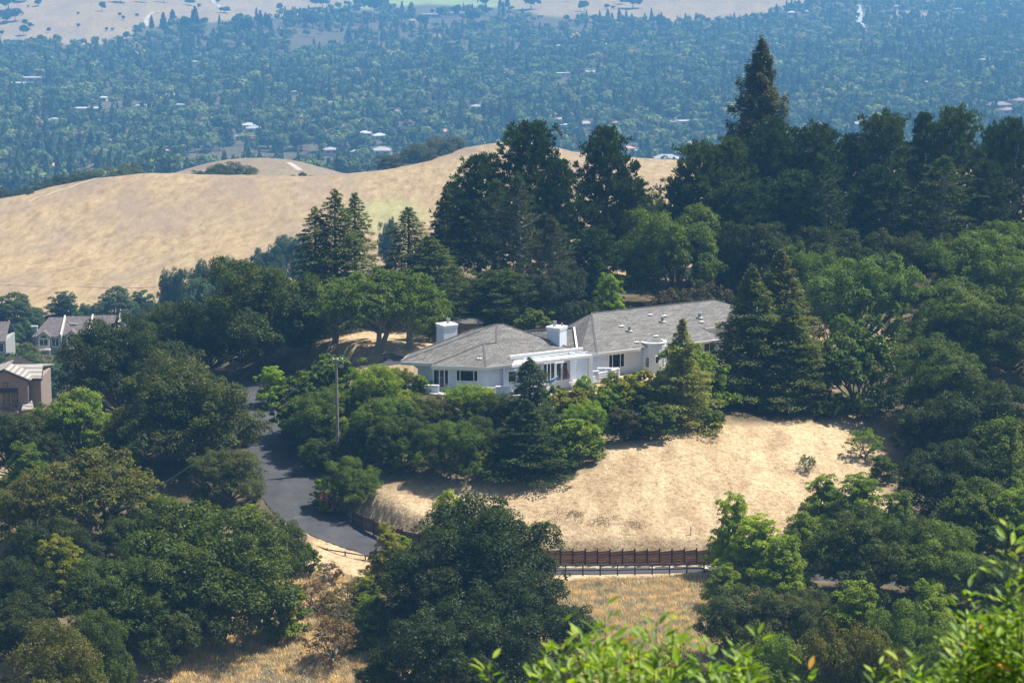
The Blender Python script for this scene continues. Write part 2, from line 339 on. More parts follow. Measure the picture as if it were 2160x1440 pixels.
# ------------------------------------------------------------------ plants: materials and crown masters
def leaf_material(name, attr=False, tint=(1.3, 1.25, .5), transl=0.42, gloss=0.012, vary=0.35):
    m, nt, out = new_mat(name)
    geo = nt.nodes.new('ShaderNodeNewGeometry')
    if attr:
        a = nt.nodes.new('ShaderNodeAttribute'); a.attribute_name = 'tint'; base = a.outputs['Color']
    else:
        oi = nt.nodes.new('ShaderNodeObjectInfo'); base = oi.outputs['Color']
    r = ramp(nt, geo.outputs['Random Per Island'], [(0.0, (1 - vary, 1 - vary, 1 - vary)), (0.6, (1, 1, 1)), (1.0, (1 + 1.2 * vary, 1 + vary, 1 + .5 * vary))])
    c = mixc(nt, 1.0, base, r.outputs[0], 'MULTIPLY')
    n = noise(nt, 0.75, 4, 0.6, geo.outputs['Position'])
    r2 = ramp(nt, n.outputs[0], [(0.35, (.66, .74, .8)), (0.65, (1.38, 1.28, .95))])
    c = mixc(nt, 1.0, c, r2.outputs[0], 'MULTIPLY')
    d = nt.nodes.new('ShaderNodeBsdfDiffuse'); nt.links.new(c, d.inputs[0])
    t = nt.nodes.new('ShaderNodeBsdfTranslucent'); nt.links.new(mixc(nt, 1.0, c, tint, 'MULTIPLY'), t.inputs[0])
    mx = nt.nodes.new('ShaderNodeMixShader'); mx.inputs[0].default_value = transl
    nt.links.new(d.outputs[0], mx.inputs[1]); nt.links.new(t.outputs[0], mx.inputs[2])
    g = nt.nodes.new('ShaderNodeBsdfGlossy'); g.inputs['Roughness'].default_value = 0.5; g.inputs[0].default_value = (.8, .9, .9, 1)
    m2 = nt.nodes.new('ShaderNodeMixShader'); m2.inputs[0].default_value = gloss
    nt.links.new(mx.outputs[0], m2.inputs[1]); nt.links.new(g.outputs[0], m2.inputs[2])
    nt.links.new(m2.outputs[0], out.inputs[0]); return m
LEAF = leaf_material('foliage'); LEAF_FAR = leaf_material('far_foliage', True, transl=0.25, gloss=0.0, vary=0.25)
STRAW = leaf_material('dry_blades', False, (1, 1, 1), .3, 0.0, .22)
BARK = plain_mat('bark', (.11, .085, .065), 0.95, 0.35, 2.0, bump=0.4)
GREYBARK = plain_mat('grey_bark', (.2, .18, .155), 0.95, 0.3, 2.0, bump=0.4)

def unit(v): return v / (np.linalg.norm(v, axis=-1, keepdims=True) + 1e-9)
def quads(C, Nn, L, W, rng, axis=None, bend=0.0):
    """rhombic leaves at C with normals Nn; axis = preferred long direction"""
    n = len(C); r = rng.normal(size=(n, 3)) if axis is None else axis + rng.normal(size=(n, 3)) * 0.25
    u = unit(r - (r * Nn).sum(1, keepdims=True) * Nn); w = np.cross(Nn, u)
    L = np.broadcast_to(np.asarray(L, float), (n,))[:, None] * rng.uniform(.7, 1.3, (n, 1)); W = np.broadcast_to(np.asarray(W, float), (n,))[:, None] * rng.uniform(.7, 1.3, (n, 1))
    V = np.stack([C - u * L / 2, C + w * W / 2 + u * L * .08, C + u * L / 2 - Nn * bend * L, C - w * W / 2 + u * L * .08], 1).reshape(-1, 3)
    F = np.arange(4 * n).reshape(-1, 4); return V, F
def sph(rng, n): return unit(rng.normal(size=(n, 3)))

def broad_crown(seed, W=1.0, Hh=1.0, base=0.22, nbig=9, nsmall=16, leaf=0.028, nleaf=22000, loose=0.0, tall=False, flat=0.78):
    """crown of billowing clumps; unit space: width 1, height 1 (z from 0 to 1)"""
    rng = np.random.RandomState(seed); big = []
    AR = W / Hh
    for i in range(nbig):
        a = i * 2.4 + rng.uniform(-.7, .7)
        f = i / max(1, nbig - 1)
        if tall: z = base + .10 + (1 - base - .20) * f; rad = (.24 * (1 - f) + .05) * rng.uniform(.5, 1.4); r = .24 * (1 - .4 * f) * rng.uniform(.8, 1.15)
        else:
            rad = .34 * math.sqrt(rng.uniform(.02, 1)); r = rng.uniform(.12, .22)
            z = base + (1 - base) * (rng.uniform(.25, .62) + rng.uniform(.12, .34) * (1 - (rad / .34) ** 2)); z = min(z, 1 - r * .8 * AR)
        big.append((rad * math.cos(a), rad * math.sin(a), z, r))
    if not tall:
        m = nbig // 2 + 4
        for i in range(m):
            a = i * 2.0 * math.pi / m + rng.uniform(-.35, .35); r = rng.uniform(.09, .17); q = rng.uniform(.27, .40)
            big.append((q * math.cos(a), q * math.sin(a), base + (1 - base) * rng.uniform(.08, .45), r))
    cs = []
    for x, y, z, r in big:
        d = sph(rng, nsmall); d[:, 2] = np.abs(d[:, 2]) * rng.choice([1, 1, 1, -.6], nsmall)
        k = rng.uniform(.7, 1.22 + loose, (nsmall, 1))
        c = np.array([x, y, z]) + d * np.array([r, r, r * flat * AR]) * k
        cs.append(np.concatenate([c, r * rng.uniform(.2, .52, (nsmall, 1)) * (1.25 - .35 * k)], 1))
    cs = np.concatenate(cs); pr = cs[:, 3] ** 2; pr /= pr.sum()
    k = rng.choice(len(cs), nleaf, p=pr); d = sph(rng, nleaf); d[:, 2] = np.where(d[:, 2] < -.35, -d[:, 2], d[:, 2])
    # twiglets: leaves gather in small tufts on the clump surface
    nt_ = max(50, nleaf // 9); td = sph(rng, nt_); tk = rng.choice(len(cs), nt_, p=pr); td[:, 2] = np.where(td[:, 2] < -.3, -td[:, 2], td[:, 2])
    g = rng.randint(0, nt_, nleaf); use = rng.uniform(0, 1, nleaf) < .62
    k = np.where(use, tk[g], k); d = np.where(use[:, None], unit(td[g] + rng.normal(size=(nleaf, 3)) * .16), d)
    ext = rng.uniform(.85, 1.3, nt_)[g]
    rr = cs[k, 3:4] * np.where(use, ext * rng.uniform(.8, 1.08, nleaf), rng.uniform(.55, 1.08, nleaf) ** .7)[:, None]
    C = cs[k, :3] + d * rr * np.array([1, 1, .9 * AR])
    C[:, 2] = np.clip(C[:, 2], 0.01, 1.08)
    Nn = unit(d * .8 + np.array([0, 0, .55]) + rng.normal(size=(nleaf, 3)) * .5)
    # work in real proportions so leaves are not squashed
    S = np.array([W, W, Hh]); return C * S, Nn, leaf, big
def skeleton(mb, big, W, Hh, seed, base, thick=1.0, multi=1):
    rng = random.Random(seed)
    r0 = 0.024 * Hh * thick
    fork = max(0.10, base * .8) * Hh
    for m in range(multi):
        ox = (rng.uniform(-.06, .06) * W) if multi > 1 else 0; lean = rng.uniform(-.05, .05) * W
        top = Vector((ox * 1.8 + lean, rng.uniform(-.04, .04) * W, fork))
        mb.tube([(ox, 0, -.3), (ox, 0, .02 * Hh), (ox * 1.3 + lean * .4, 0, fork * .5), top], [r0 * 1.5, r0 * 1.15, r0 * .95, r0 * .8], 8)
        for x, y, z, r in big[m::multi]:
            e = Vector((x * W, y * W, z * Hh)); mid = top.lerp(e, .5) + Vector((rng.uniform(-.04, .04) * W, rng.uniform(-.04, .04) * W, rng.uniform(-.02, .05) * Hh))
            mb.tube([top, mid, e], [r0 * .6, r0 * .4, r0 * .15], 5, False)
            for _ in range(2):
                q = e + Vector((rng.uniform(-1, 1) * r * W, rng.uniform(-1, 1) * r * W, rng.uniform(0, .8) * r * Hh))
                mb.tube([mid, q], [r0 * .28, r0 * .08], 4, False)

def pine_tree(seed, Hh, W, nbr=110, leaf=.42, top_round=.6, bare=.22, updir=.9):
    """open pine: limbs carrying upright needle tufts"""
    rng = np.random.RandomState(seed); mb = MB(); lean = rng.uniform(-.03, .03) * Hh
    def trunk(z): f = z / Hh; return np.array([lean * f + .12 * math.sin(f * 5 + seed), lean * .5 * f + .12 * math.cos(f * 4 + seed), z])
    r0 = .017 * Hh
    mb.tube([tuple(trunk(Hh * f)) if f > 0 else (0, 0, -.3) for f in (0, .15, .35, .55, .75, .9, .98)], [r0 * 1.3, r0, r0 * .85, r0 * .65, r0 * .42, r0 * .2, r0 * .08], 8)
    Cs, Ns, Ax = [], [], []
    side = [rng.uniform(.75, 1.2) for _ in range(7)]
    for i in range(nbr):
        f = bare + (1 - bare) * (i / nbr) ** .95; z = Hh * f * .97
        prof = min(1, ((1 - f) / (1 - bare)) ** top_round * 1.06 + .08) * min(1, .55 + (f - bare) * 2.2)
        a = i * 2.399 + rng.uniform(-.3, .3); ln = W / 2 * prof * rng.uniform(.6, 1.1) * side[int((a % 6.283) / .9) % 7]
        p0 = trunk(z); dr = np.array([math.cos(a), math.sin(a), 0]); up = rng.uniform(.15, .5) + .5 * (f - .4)
        pts = [p0, p0 + dr * ln * .5 + np.array([0, 0, ln * .5 * up * .7]), p0 + dr * ln + np.array([0, 0, ln * up])]
        rb = .012 + .022 * ln; mb.tube(pts, [rb, rb * .6, rb * .25], 4, False)
        nt_ = max(3, int(ln * 1.9))
        for k in range(nt_):
            t = .35 + .65 * (k + rng.uniform(0, 1)) / nt_
            q = (1 - t) ** 2 * pts[0] + 2 * t * (1 - t) * pts[1] + t * t * pts[2]
            q = q + rng.normal(size=3) * np.array([.32, .32, .15]) * (.5 + ln * .16)
            nn = int(26 * (W / 11)); R = rng.uniform(.42, .72) * (.75 + .04 * W); el = rng.uniform(1.1, 1.9)
            d = sph(rng, nn); d[:, 2] = np.abs(d[:, 2]) - .25
            C = q + d * np.array([R * .72, R * .72, R * el]) * rng.uniform(.3, 1, (nn, 1))
            ax = unit(d * np.array([1, 1, 1]) + np.array([0, 0, updir])); Cs.append(C); Ax.append(ax)
            Ns.append(unit(np.cross(ax, rng.normal(size=(nn, 3)))))
    C = np.concatenate(Cs); V, F = quads(C, np.concatenate(Ns), leaf, leaf * .34, rng, np.concatenate(Ax))
    return mb, V, F
def tier_tree(seed, Hh, W, nbr=150, leaf=.3, droop=.12, bare=.06, power=.8, dens=34, flat=.10, irr=.3, fork=None):
    """conical conifer with layered flat sprays"""
    rng = np.random.RandomState(seed); mb = MB(); r0 = .013 * Hh
    mb.tube([(0, 0, -.3), (0, 0, Hh * .3), (0, 0, Hh * .65), (0, 0, Hh * .99)], [r0 * 1.4, r0, r0 * .55, r0 * .1], 8)
    Cs, Ns, Ax = [], [], []
    for i in range(nbr):
        f = bare + (1 - bare) * (i / nbr) ** .92; z = Hh * f; prof = (1 - (f - bare) / (1 - bare)) ** power
        if fork is not None: prof *= fork(f)
        a = i * 2.399 + rng.uniform(-.4, .4); ln = (W / 2 * prof + .12) * rng.uniform(1 - irr, 1 + irr * .5)
        dr = np.array([math.cos(a), math.sin(a), 0]); sd = np.array([-math.sin(a), math.cos(a), 0]); rise = rng.uniform(.0, .18)
        p0 = np.array([0, 0, z]); tip = p0 + dr * ln + np.array([0, 0, ln * (rise - droop)]); mid = p0 + dr * ln * .5 + np.array([0, 0, ln * rise * .6 + .03 * ln])
        rb = .01 + .014 * ln; mb.tube([p0, mid, tip], [rb, rb * .6, rb * .2], 4, False)
        n = int(dens * (ln + .3)); t = rng.uniform(.12, 1, n) ** .7; s = rng.uniform(-1, 1, n)
        q = ((1 - t) ** 2)[:, None] * p0 + (2 * t * (1 - t))[:, None] * mid + (t ** 2)[:, None] * tip
        wd = (.10 + .34 * ln * np.sin(np.clip(t, 0, 1) * 2.6 + .25))
        C = q + sd * (s * wd)[:, None] + np.stack([rng.normal(size=n) * .03, rng.normal(size=n) * .03, -np.abs(s) * wd * .22 + rng.normal(size=n) * flat], 1)
        Cs.append(C); Ax.append(unit(dr + sd * s[:, None] * .9 + np.array([0, 0, -.1]))); Ns.append(unit(np.array([0, 0, 1.0]) + rng.normal(size=(n, 3)) * .45))
    C = np.concatenate(Cs); V, F = quads(C, np.concatenate(Ns), leaf, leaf * .42, rng, np.concatenate(Ax), .12)
    return mb, V, F

MAST = {}       # kind -> list of (crown mesh, trunk mesh, master height, master width)
def add_master(kind, V, F, mb, h, w, bark=BARK):
    w = (np.percentile(V[:, 0], 99.3) - np.percentile(V[:, 0], .7) + np.percentile(V[:, 1], 99.3) - np.percentile(V[:, 1], .7)) / 2; h = np.percentile(V[:, 2], 99.8)
    crown = np_mesh(kind + '_crown', V, F, LEAF); trunk = mb.mesh(kind + '_trunk', bark) if mb else None
    MAST.setdefault(kind, []).append((crown, trunk, h, w))
def broad_master(kind, seed, w, h, base, nbig, nsmall, leaf, nleaf, loose=0.0, tall=False, multi=1, bark=BARK, flat=.78, thick=1.0):
    C, Nn, lf, big = broad_crown(seed, w, h, base, nbig, nsmall, leaf, nleaf, loose, tall, flat)
    rng = np.random.RandomState(seed + 99); V, F = quads(C, Nn, leaf, leaf * .62, rng, None, .1)
    mb = MB(); skeleton(mb, big, w, h, seed, base, thick, multi); add_master(kind, V, F, mb, h, w, bark)
for i in range(4): broad_master('oak', 11 + i, 15, 11.5, .08, 15, 17, .25, 70000, .06)
for i in range(3): broad_master('fine_oak', 31 + i, 13, 11, .04, 15, 17, .21, 64000, .12)
for i in range(3): broad_master('broad', 51 + i, 9, 10.5, .02, (12, 13, 14)[i], 16, .22, 40000, .3, tall=(i != 1), multi=2)
for i in range(3): broad_master('shrub', 71 + i, 5, 4.4, .0, 8, 14, .19, 17000, .2, multi=3)
for i in range(2): broad_master('open_oak', 91 + i, 11, 9, .34, 9, 14, .25, 20000, .25, multi=2, bark=GREYBARK, thick=1.3)
for i in range(2): broad_master('twiggy', 101 + i, 5, 4, .05, 7, 12, .16, 5500, .35, multi=4, bark=GREYBARK)
for i in range(3):
    mb, V, F = pine_tree(201 + i, 24, 13.5, 135, .5, (.38, .62, .45)[i], .16); add_master('pine', V, F, mb, 24, 13.2)
mb, V, F = pine_tree(211, 24, 11, 90, .4, .9, .15, .5); add_master('thin_pine', V, F, mb, 24, 11, GREYBARK)
for i in range(2):
    mb, V, F = tier_tree(221 + i, 17, 9, 150, .34, .14, .05, .75, 30, .09, .45); add_master('cedar', V, F, mb, 17, 9)
for i in range(2):
    mb, V, F = tier_tree(231 + i, 14, 9.5, 210, .30, .10, .02, .88, 48, .14, .28); add_master('redwood', V, F, mb, 14, 9.5)
mb, V, F = tier_tree(241, 14, 7.6, 150, .28, .02, .0, .95, 46, .13, .4, lambda f: 1.12 if f < .52 else (.75 if f < .62 else 1.0)); add_master('young_redwood', V, F, mb, 14, 7.6)
mb, V, F = tier_tree(242, 14, 7.6, 200, .28, .0, .0, .9, 46, .16, .4, lambda f: 1.15 if f < .50 else (.55 if f < .60 else min(1.7, 1.0 + 3 * (f - .6)))); add_master('young_redwood', V, F, mb, 14, 7.6)
mb, V, F = tier_tree(251, 32, 15, 170, .5, -.08, .12, .72, 60, .42, .42); add_master('tall_redwood', V, F, mb, 32, 13)

COLR = dict(dark=(.038, .052, .007), oak=(.064, .090, .009), olive=(.108, .112, .018), grey=(.078, .098, .022), green=(.165, .24, .012), bright=(.25, .32, .014), lime=(.20, .30, .012), yellow=(.28, .27, .028), pine=(.027, .050, .008), pineg=(.048, .074, .012), cedar=(.082, .115, .018), redwood=(.090, .120, .020), redbrown=(.105, .115, .022), brown=(.18, .115, .055), mid=(.098, .146, .012), ygreen=(.20, .22, .018))
rnd = random.Random(3)
NAMES = dict(oak='oak_tree', fine_oak='oak_tree', broad='broadleaf_tree', shrub='shrub', open_oak='oak_tree', twiggy='twiggy_shrub', pine='pine_tree', thin_pine='pine_tree', cedar='cedar_tree', redwood='redwood_tree', young_redwood='redwood_tree', tall_redwood='redwood_tree')
CATS = dict(oak_tree='tree', broadleaf_tree='tree', shrub='shrub', twiggy_shrub='shrub', pine_tree='tree', cedar_tree='tree', redwood_tree='tree')
def plant(kind, px, top, wpx, Y, colour, label, var=None, group=None, rz=None, sink=0.0):
    """stands a tree on the ground at depth Y; crown top and width follow the photograph"""
    x = slopes(px, top)[0] * Y; z0 = h1(x, Y) - sink; z1 = CZ + slopes(px, top)[1] * Y; hh = max(1.0, z1 - z0)
    w = wpx * Y / FPX / math.cos(PITCH) * 1.0
    asp = dict(oak=.80, fine_oak=.85, broad=1.05, shrub=.85, open_oak=.8, twiggy=.75, redwood=.82).get(kind, 1.15)
    if Y < 600 and px > -50:
        ymin = 256.6 if (640 < px < 790 and top < 940) else max(Y - 30, 176); Yo = Y
        while hh < asp * w and Y > ymin and not (kind in ('pine', 'thin_pine', 'tall_redwood', 'cedar')):
            Y -= .5; x = slopes(px, top)[0] * Y; z0 = h1(x, Y) - sink; z1 = CZ + slopes(px, top)[1] * Y; hh = max(1.0, z1 - z0)
        w = wpx * Y / FPX / math.cos(PITCH)
    if hh < .62 * w: z0 = z1 - .62 * w; hh = .62 * w
    crown, trunk, mh, mw = MAST[kind][(var if var is not None else rnd.randrange(99)) % len(MAST[kind])]
    e = empty(NAMES[kind], (x, Y, z0), rnd.uniform(0, 6.28) if rz is None else rz); e.scale = (w / mw, w / mw, hh / mh)
    c = COLR[colour] if isinstance(colour, str) else colour; j = rnd.uniform(.9, 1.12); j2 = rnd.uniform(.94, 1.06)
    o = link('crown', crown, e, (c[0] * j * j2, c[1] * j, c[2] * j)); t = link('trunk', trunk, e)
    tag(e, label, CATS[NAMES[kind]], group); return e
# ------------------------------------------------------------------ materials of buildings
STUCCO = plain_mat('white_stucco', (.58, .63, .70), 0.85, 0.05, 1.5, bump=0.15)
TRIM = plain_mat('white_trim', (.76, .76, .75), 0.6, 0.04, 1.0)
def shingle_mat(name, lo, mid, hi, rz=0.52, bw=.9):
    m, nt, out = new_mat(name); geo = nt.nodes.new('ShaderNodeNewGeometry')
    mp = nt.nodes.new('ShaderNodeMapping'); mp.inputs['Rotation'].default_value = (0, 0, -rz); nt.links.new(geo.outputs['Position'], mp.inputs[0])
    br = nt.nodes.new('ShaderNodeTexBrick'); br.inputs['Scale'].default_value = 1.0; br.inputs['Brick Width'].default_value = bw; br.inputs['Row Height'].default_value = .32
    br.inputs['Mortar Size'].default_value = .035; br.inputs['Color1'].default_value = (.72, .72, .72, 1); br.inputs['Color2'].default_value = (1.2, 1.18, 1.12, 1); br.inputs['Mortar'].default_value = (.62, .6, .58, 1)
    nt.links.new(mp.outputs[0], br.inputs['Vector'])
    v = nt.nodes.new('ShaderNodeTexVoronoi'); v.inputs['Scale'].default_value = 7.0; nt.links.new(mp.outputs[0], v.inputs['Vector'])
    sp = nt.nodes.new('ShaderNodeSeparateColor'); nt.links.new(v.outputs['Color'], sp.inputs[0])
    n = noise(nt, .25, 5, .6, geo.outputs['Position'])
    c = ramp(nt, sp.outputs[0], [(0.0, lo), (0.5, mid), (1.0, hi)])
    c2 = mixc(nt, 1.0, c.outputs[0], br.outputs['Color'], 'MULTIPLY')
    c3 = mixc(nt, 1.0, c2, ramp(nt, n.outputs[0], [(.3, (.88, .88, .9)), (.7, (1.08, 1.07, 1.05))]).outputs[0], 'MULTIPLY')
    b = nt.nodes.new('ShaderNodeBsdfPrincipled'); b.inputs['Roughness'].default_value = .9; b.inputs['Specular IOR Level'].default_value = .2
    nt.links.new(c3, b.inputs['Base Color']); bp = nt.nodes.new('ShaderNodeBump'); bp.inputs['Strength'].default_value = .5; bp.inputs['Distance'].default_value = .04
    nt.links.new(br.outputs['Color'], bp.inputs['Height']); nt.links.new(bp.outputs[0], b.inputs['Normal']); nt.links.new(b.outputs[0], out.inputs[0]); return m
SHINGLE = shingle_mat('grey_shingle', (.122, .118, .112), (.152, .147, .14), (.198, .19, .178))
SHINGLE_B = shingle_mat('brown_shingle', (.10, .085, .085), (.14, .118, .115), (.18, .155, .15), 0.0, .5)
RIDGECAP = plain_mat('ridge_cap', (.09, .085, .08), 0.9, 0.2, 3.0)
m, nt, out = new_mat('window_glass'); b = nt.nodes.new('ShaderNodeBsdfPrincipled'); b.inputs['Base Color'].default_value = (.018, .024, .028, 1); b.inputs['Roughness'].default_value = .06; b.inputs['Specular IOR Level'].default_value = .7
g_ = nt.nodes.new('ShaderNodeNewGeometry'); n_ = noise(nt, .7, 3, .5, g_.outputs['Position']); r_ = ramp(nt, n_.outputs[0], [(.42, (.012, .016, .018)), (.62, (.05, .065, .07))]); nt.links.new(r_.outputs[0], b.inputs['Base Color'])
nt.links.new(b.outputs[0], out.inputs[0]); GLASS = m
METAL = plain_mat('galvanised_metal', (.30, .31, .32), .5, .2, 3, metallic=.6)
DARKWOOD = plain_mat('dark_stained_wood', (.055, .032, .022), .85, .35, 4, bump=.4)
FLASH = plain_mat('flashing', (.7, .7, .69), .6, .05, 2)

def V2(v): return Vector((v.x, v.y, 0))
def wall_frame(A, B):
    A = Vector(A); B = Vector(B); d = V2(B - A).normalized(); n = Vector((d.y, -d.x, 0)); return A, d, n   # n looks towards the camera side
def on_wall(A, B, px, py):
    A, d, n = wall_frame(A, B); sx, sz = slopes(px, py)
    # solve A + d*t = (sx*Y, Y)
    Y = (A.x * d.y - A.y * d.x) / (sx * d.y - d.x) if abs(sx * d.y - d.x) > 1e-6 else A.y
    return Vector((sx * Y, Y, CZ + sz * Y))
def window(parent, A, B, px0, py0, px1, py1, mull=(), name='window', frame_mat=None, bar=None, proud=.05, glass=None, w=.09):
    """framed window set on the wall from A to B; returns the frame object"""
    a = on_wall(A, B, px0, py0); b_ = on_wall(A, B, px1, py0); c = on_wall(A, B, (px0 + px1) / 2, py1); z1 = max(a.z, b_.z) * .5 + min(a.z, b_.z) * .5; z0 = c.z
    return window_w(parent, A, B, a, b_, z0, z1, mull, name, frame_mat, bar, proud, glass, w)
def window_w(parent, A, B, a, b_, z0, z1, mull=(), name='window', frame_mat=None, bar=None, proud=.05, glass=None, w=.09):
    _, d, n = wall_frame(A, B); L = (V2(b_) - V2(a)).length; o = V2(a) + n * proud / 2
    f = MB(); rz = math.atan2(d.y, d.x)
    def bx(t0, t1, za, zb, dep, off=0): p = o + d * (t0 + t1) / 2 + n * off; f.box((p.x, p.y, (za + zb) / 2), (t1 - t0, dep, zb - za), rz)
    bx(0, w, z0, z1, proud * 2); bx(L - w, L, z0, z1, proud * 2); bx(w, L - w, z1 - w, z1, proud * 2); bx(w, L - w, z0, z0 + w, proud * 2)
    for mm in mull: bx(mm * L - w * .4, mm * L + w * .4, z0 + w, z1 - w, proud * 1.6)
    if bar: bx(w, L - w, z0 + bar * (z1 - z0) - .03, z0 + bar * (z1 - z0) + .03, proud * 1.5)
    fo = f.build(name, frame_mat or TRIM, parent)
    g = MB(); p = o + d * L / 2; g.box((p.x, p.y, (z0 + z1) / 2), (L - 2 * w, .04, z1 - z0 - 2 * w), rz); g.build('pane', glass or GLASS, fo); return fo
def walls(mb, ring, z0, z1, th=.25, closed=False):
    n = len(ring)
    for i in range(n if closed else n - 1):
        a = Vector(ring[i]); b = Vector(ring[(i + 1) % n]); _, d, nn = wall_frame(a, b)
        a = V2(a) - nn * th / 2; b = V2(b) - nn * th / 2; a.z = b.z = z1; mb.beam(a, b, th, z1 - z0)
def plane_z(p, q, r):
    n = (q - p).cross(r - p)
    return lambda px, py: (lambda sx, sz: Vector((sx, 1, sz)) * ((p - Vector((0, 0, CZ))).dot(n) / Vector((sx, 1, sz)).dot(n)) + Vector((0, 0, CZ)))(*slopes(px, py))

# ------------------------------------------------------------------ the white hillside house
def build_house():
    H0 = empty('hillside_house', (0, 276, CZ + PAD)); tag(H0, 'long white stucco house with grey shingle hip roofs on the knoll', 'house')
    def b(mb, name, mat, parent=H0):
        o = mb.build(name, mat, parent)
        if parent is H0: o.matrix_parent_inverse = Matrix.Translation(-Vector(H0.location))
        return o
    ze = -55.1
    # left wing roof points
    A2 = G(863.5, 746.3, ze); A = G(844, 762, ze); A3p = G(916, 765, ze); A3 = G(909, 769.5, ze); FC = G(1024.6, 772.5, ze); R = G(1088, 766, ze); R2 = G(1217, 738, ze)
    P1 = G(1048, 683.5, -51.95); P2 = G(1062, 683.5, -51.95); S1 = G(998.7, 694.4, -52.6); T = G(1020, 725, -53.45); U = G(1046, 723, -53.4)
    B2 = R2 + Vector((-7.5, 12, 0)); B1 = A2 + Vector((4.5, 7, 0))
    Q1 = G(1105, 699, -53.1); Q2 = G(1212, 690.5, -53.1)
    rf = MB()
    rf.poly([A, A3p, A3, T, U, P1], [(0, 1, 3, 5), (1, 2, 3), (3, 4, 5)])
    rf.poly([A3, FC, T], [(0, 1, 2)])
    rf.poly([FC, R, R2, P2, P1, U, T], [(0, 1, 5, 6), (1, 2, 3, 5), (3, 4, 5)])
    rf.poly([A2, A, P1, S1], [(0, 1, 2, 3)])
    rf.poly([A2, S1, P1, P2, R2, B2, B1], [(0, 1, 6), (1, 2, 6), (2, 3, 5, 6), (3, 4, 5)])
    # link roof between the wings
    Lf = G(1223, 739, ze - .02); LB = Q1 + Vector((-2, 5, -1.9)); LB2 = Q2 + Vector((-3, 6, -2))
    rf.poly([R2 + Vector((-3.6, .6, .02)), Lf, Q2, Q1], [(0, 1, 2, 3)]); rf.poly([Q1, Q2, LB2, LB], [(0, 1, 2, 3)])
    r1 = b(rf, 'roof', SHINGLE); 
    caps = MB()
    def cap(p, q, w=.22): caps.beam(p, q, w, .07, .05)
    for p, q in ((P1, P2), (P1, A), (T, FC), (T, A3), (T, U), (P1, U), (S1, A2), (S1, P1), (Q1, Q2), (P2, R2)): cap(p, q)
    # right wing roof
    C0 = G(1223.6, 741.5, ze); C1 = G(1258.6, 743.5, ze); E = G(1530, 713, ze); RL = G(1248, 660, -52.15); RR = G(1506.5, 632.6, -52.15)
    pl = plane_z(C1, E, RL); K = pl(1483, 692); L = pl(1541, 684.5); X = pl(1553, 648)
    X = Vector((X.x, X.y, max(X.z, L.z + .3)))
    dirA = V2(E - C1).normalized(); back = Vector((-dirA.y, dirA.x, 0))
    K2 = E + back * 1.2 + dirA * .4; BR = RR + back * 7 + dirA * 6 + Vector((0, 0, ze + 52.15)); BL = RL + back * 7.2 - dirA * 5.5 + Vector((0, 0, ze + 52.15)); BM = G(1186.7, 684, -54.0)
    r2 = MB()
    r2.poly([C1, E, K, L, X, RR, RL], [(0, 1, 2, 6), (2, 3, 4, 5), (2, 5, 6)])
    XE = X + dirA * 2 + Vector((0, 0, -.6)); LE = L + dirA * 3
    r2.poly([L, LE, XE, RR, X], [(0, 1, 2, 4), (2, 3, 4)])
    r2.poly([C0, C1, RL, BM], [(0, 1, 2, 3)]); r2.poly([RL, RR, XE, BR, BL, BM], [(0, 1, 3, 4), (1, 2, 3), (0, 4, 5)])
    b(r2, 'roof', SHINGLE)
    for p, q in ((RL, RR), (RL, C1), (RL, BM), (RR, XE), (E, K)): cap(p, q)
    b(caps, 'ridge_cap', RIDGECAP)
    # eaves: white fascia boards with gutter lip, and soffits
    fa = MB()
    def eave(p, q, h=.34):
        fa.beam(p + Vector((0, 0, -.03)), q + Vector((0, 0, -.03)), .14, .14); _, d, n = wall_frame(p, q)
        fa.beam(p - n * .16 + Vector((0, 0, -.10)), q - n * .16 + Vector((0, 0, -.10)), .12, h)
        fa.beam(p - n * .72 + Vector((0, 0, -.30)), q - n * .72 + Vector((0, 0, -.30)), 1.0, .05)
    for grp in (((A2, A), (A, A3p)), ((A3, FC), (FC, R)), ((C0, C1), (C1, G(1352, 733.3, ze))), ((G(1400, 729, ze), E),), ((K, LE),)):
        for p, q in grp: eave(p, q)
        b(fa, 'fascia', TRIM); fa = MB()
    fa.tube([R + Vector((-.1, .1, -.1)), R + Vector((-.1, .3, -.45)), R + Vector((-.6, .9, -.6))], .05, 6)
    b(fa, 'downspout', TRIM); fa = MB()
    fa.tube([G(1279, 741, ze), G(1279, 746, ze - .3) + Vector((0, .1, 0)), G(1262, 748, ze - .35) + Vector((0, .8, 0))], .05, 6)
    b(fa, 'downspout', TRIM); fa = MB()
    fa.beam(G(1211, 690.5, -53.05), G(1217.5, 737, ze + .1), .2, .16, .06)
    b(fa, 'barge_board', TRIM)
    # walls
    zg, zs = CZ + PAD - .9, CZ + ze - .36
    def inn(p, dx, dy): q = p + Vector((dx, dy, 0)); return q
    W0 = inn(A, 1.9, 2.6); W1 = inn(A3, 0.05, 1.05); W2 = inn(FC, -.15, 1.0); W3 = inn(FC, 2.1, 2.15)
    wl_ = MB()
    walls(wl_, [inn(A2, 2.2, 2), W0, W1 + Vector((0, .35, 0))], zg, zs)
    b(wl_, 'wall', STUCCO); wl_ = MB(); walls(wl_, [W1, W2, W3], zg, zs); b(wl_, 'wall', STUCCO); wl_ = MB()
    W4 = on_wall(P(1066, 790, 270.3), P(1105, 785, 271.0), 1062, 790); W5 = on_wall(P(1066, 790, 270.3), P(1105, 785, 271.0), 1101, 785)
    walls(wl_, [W4 + Vector((0, 1.5, 0)), W4, W5, W5 + Vector((.2, 1.3, 0))], zg, CZ + ze - .30)
    b(wl_, 'wall', STUCCO); wl_ = MB()
    D0 = P(1105, 790, 271.8); D1 = P(1216, 780, 275.6)
    walls(wl_, [D0, D1, D1 + Vector((-1, 3, 0))], zg, CZ + ze + .25)
